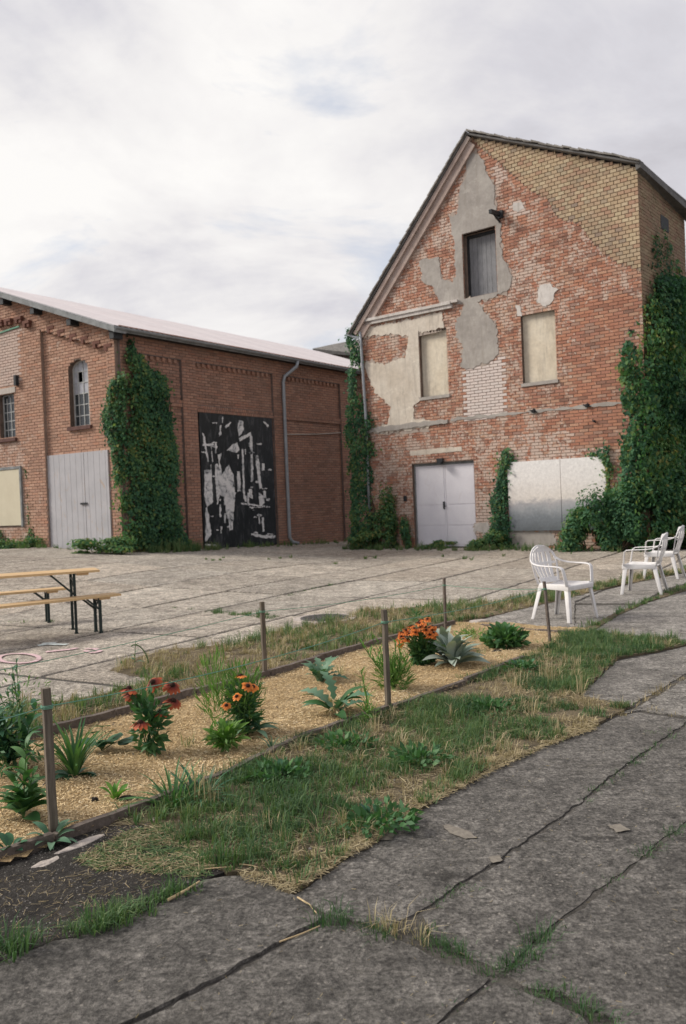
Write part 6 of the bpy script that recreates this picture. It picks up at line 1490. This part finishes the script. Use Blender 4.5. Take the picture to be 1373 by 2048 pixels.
# orange bush
r = plant('orange_daisies', 'dense dome of small orange daisies behind the middle stake', (846, 1336), 'flower'); by = r.location.y; rr = random.Random(77)
for i in range(60):
    t_ = rr.random(); a = rr.uniform(0, 1); x_ = 797+74*a+rr.uniform(-4, 4); y_ = 1278-32*math.sin(min(1, a*1.4)*math.pi*.5)+rr.uniform(-8, 16)+(14 if a > .8 else 0); flower(r, (x_, y_), by+rr.uniform(-.22, .10), FOs, FCs, 1.15, i, stem=(i % 4 == 0))
small_fol(r, 700, .13, .36, .06, m_fol, .5, 10, .42, .4); small_fol(r, 400, .10, .22, .06, m_fol, .35, 11, .3, .5); rosette(r, 'oval', m_leafA, 14, .06, .1, .0, .9, 78, .04, .3)
r = plant('silver_mullein', 'silvery woolly plant with long pale leaves', (908, 1338), 'plant'); rosette(r, 'lance', m_leafS, 40, .18, .29, .1, 1.2, 80, .03, .04)
r = plant('silver_mullein', 'greyer silvery plant growing just behind the woolly one', (893, 1310), 'plant'); rosette(r, 'lance', m_leafS, 26, .16, .26, .3, 1.3, 81, .03, .06); rosette(r, 'oval', m_leafB, 12, .1, .16, .1, .8, 82, .05, .04)
r = plant('strawberry_clump', 'low round bright green clump near the far end of the mulch', (1012, 1300), 'plant'); rosette(r, 'oval', m_leafA, 60, .07, .13, .2, 1.2, 83, .09, .14); small_fol(r, 500, .23, .20, .07, m_fol, .55, 12, .45, .55)
r = plant('seedling', 'small light weeds beside the green clump', (945, 1282), 'weed'); small_fol(r, 160, .20, .10, .05, m_foll, .7, 13, .4, .3)
r = plant('dandelion', 'small dandelion rosette by the bare earth near the front edging', (232, 1612), 'weed'); rosette(r, 'spoon', m_leafL, 11, .07, .11, .5, 1.3, 90, .01)
r = plant('edge_weed', 'flat leafy weed growing over the front edging at the stake foot', (105, 1690), 'weed'); rosette(r, 'lance', m_leafB, 14, .07, .13, .0, .7, 91, .02, .03)
r = plant('edge_weed', 'leafy weed at the lower left corner of the bed', (20, 1712), 'weed'); rosette(r, 'oval', m_leafD, 9, .05, .09, .2, .8, 92, .02, .02)
r = plant('grass_tussock', 'coarse grass tussock hanging over the front edging', (350, 1612), 'grass'); rosette(r, 'strap', m_leafA, 60, .12, .24, .2, 1.4, 93, .05)
r = plant('grass_tussock', 'second coarse tussock a step right along the front edging', (400, 1600), 'grass'); rosette(r, 'strap', m_leafD, 50, .10, .20, .2, 1.4, 94, .06)
r = plant('seedling', 'tiny blue-green seedling on the mulch near the front edging', (545, 1505), 'weed'); rosette(r, 'strap', m_leafB, 20, .07, .12, .3, 1.3, 95, .01)
r = plant('hooked_weed', 'bent thistle weed at the edge of the yard beyond the bed', (270, 1335), 'weed')
stem_leaves(r, 'lobed', m_leafB, tuple(r.location+Vector((.02, 0, .25))), 7, .10, .05, 96); mb = MB(); b_ = r.location+Vector((.12, .05, 0)); mb.tube([tuple(b_+Vector((-.0+.0*t_, 0, 0))+Vector((-.09*(1-math.cos(t_*2.4)), 0, .2*math.sin(t_*1.9)))) for t_ in np.linspace(0, 1, 8)], .006, 6); mb.build('stem', m_stem, r)
r = plant('bluish_weed', 'scattered blue-green weed in the strip behind the orange daisies', (835, 1262), 'weed'); small_fol(r, 160, .14, .3, .05, m_fol, .6, 14, .5, .25)
for k, (px_, lb, s_) in enumerate([((690, 1500), 'broad-leaved weed patch in the upper verge near the edging', .09), ((560, 1560), 'dark weed patch left of centre in the verge', .08), ((840, 1530), 'bright ground elder patch in the middle of the verge', .08), ((760, 1655), 'dark dock clump at the pavement side of the verge', .065), ((980, 1425), 'dark clover patch in the far verge', .07), ((1050, 1345), 'leafy weed where the front edging ends', .08)]):
    r = plant('verge_weed', lb, px_, 'weed', 'broad-leaved weeds in the verge'); rosette(r, 'oval', m_leafD if k % 2 else m_leafA, 16, s_*.45, s_*.85, .1, .8, 100+k, .07, .05); small_fol(r, 260, .2, .1, .045, m_fol, .45, 20+k, .4, .5)
# bare earth lumps in the mulch
m_lump = m_dark
for px_, s_, lb in (((255, 1612), (.055, .03), 'dark earth lump beside the dandelion'), ((190, 1614), (.02, .015), 'small dark clod left of the dandelion'), ((995, 1310), (.05, .03), 'dark clod in front of the round green clump'), ((1005, 1262), (.06, .02), 'dark clod by the end edging')):
    p_ = G(*px_); o = rock('clod', lb, px_, s_, m_lump, 'clod', 'dark clods in the mulch', h=.03); o.location.z = .03
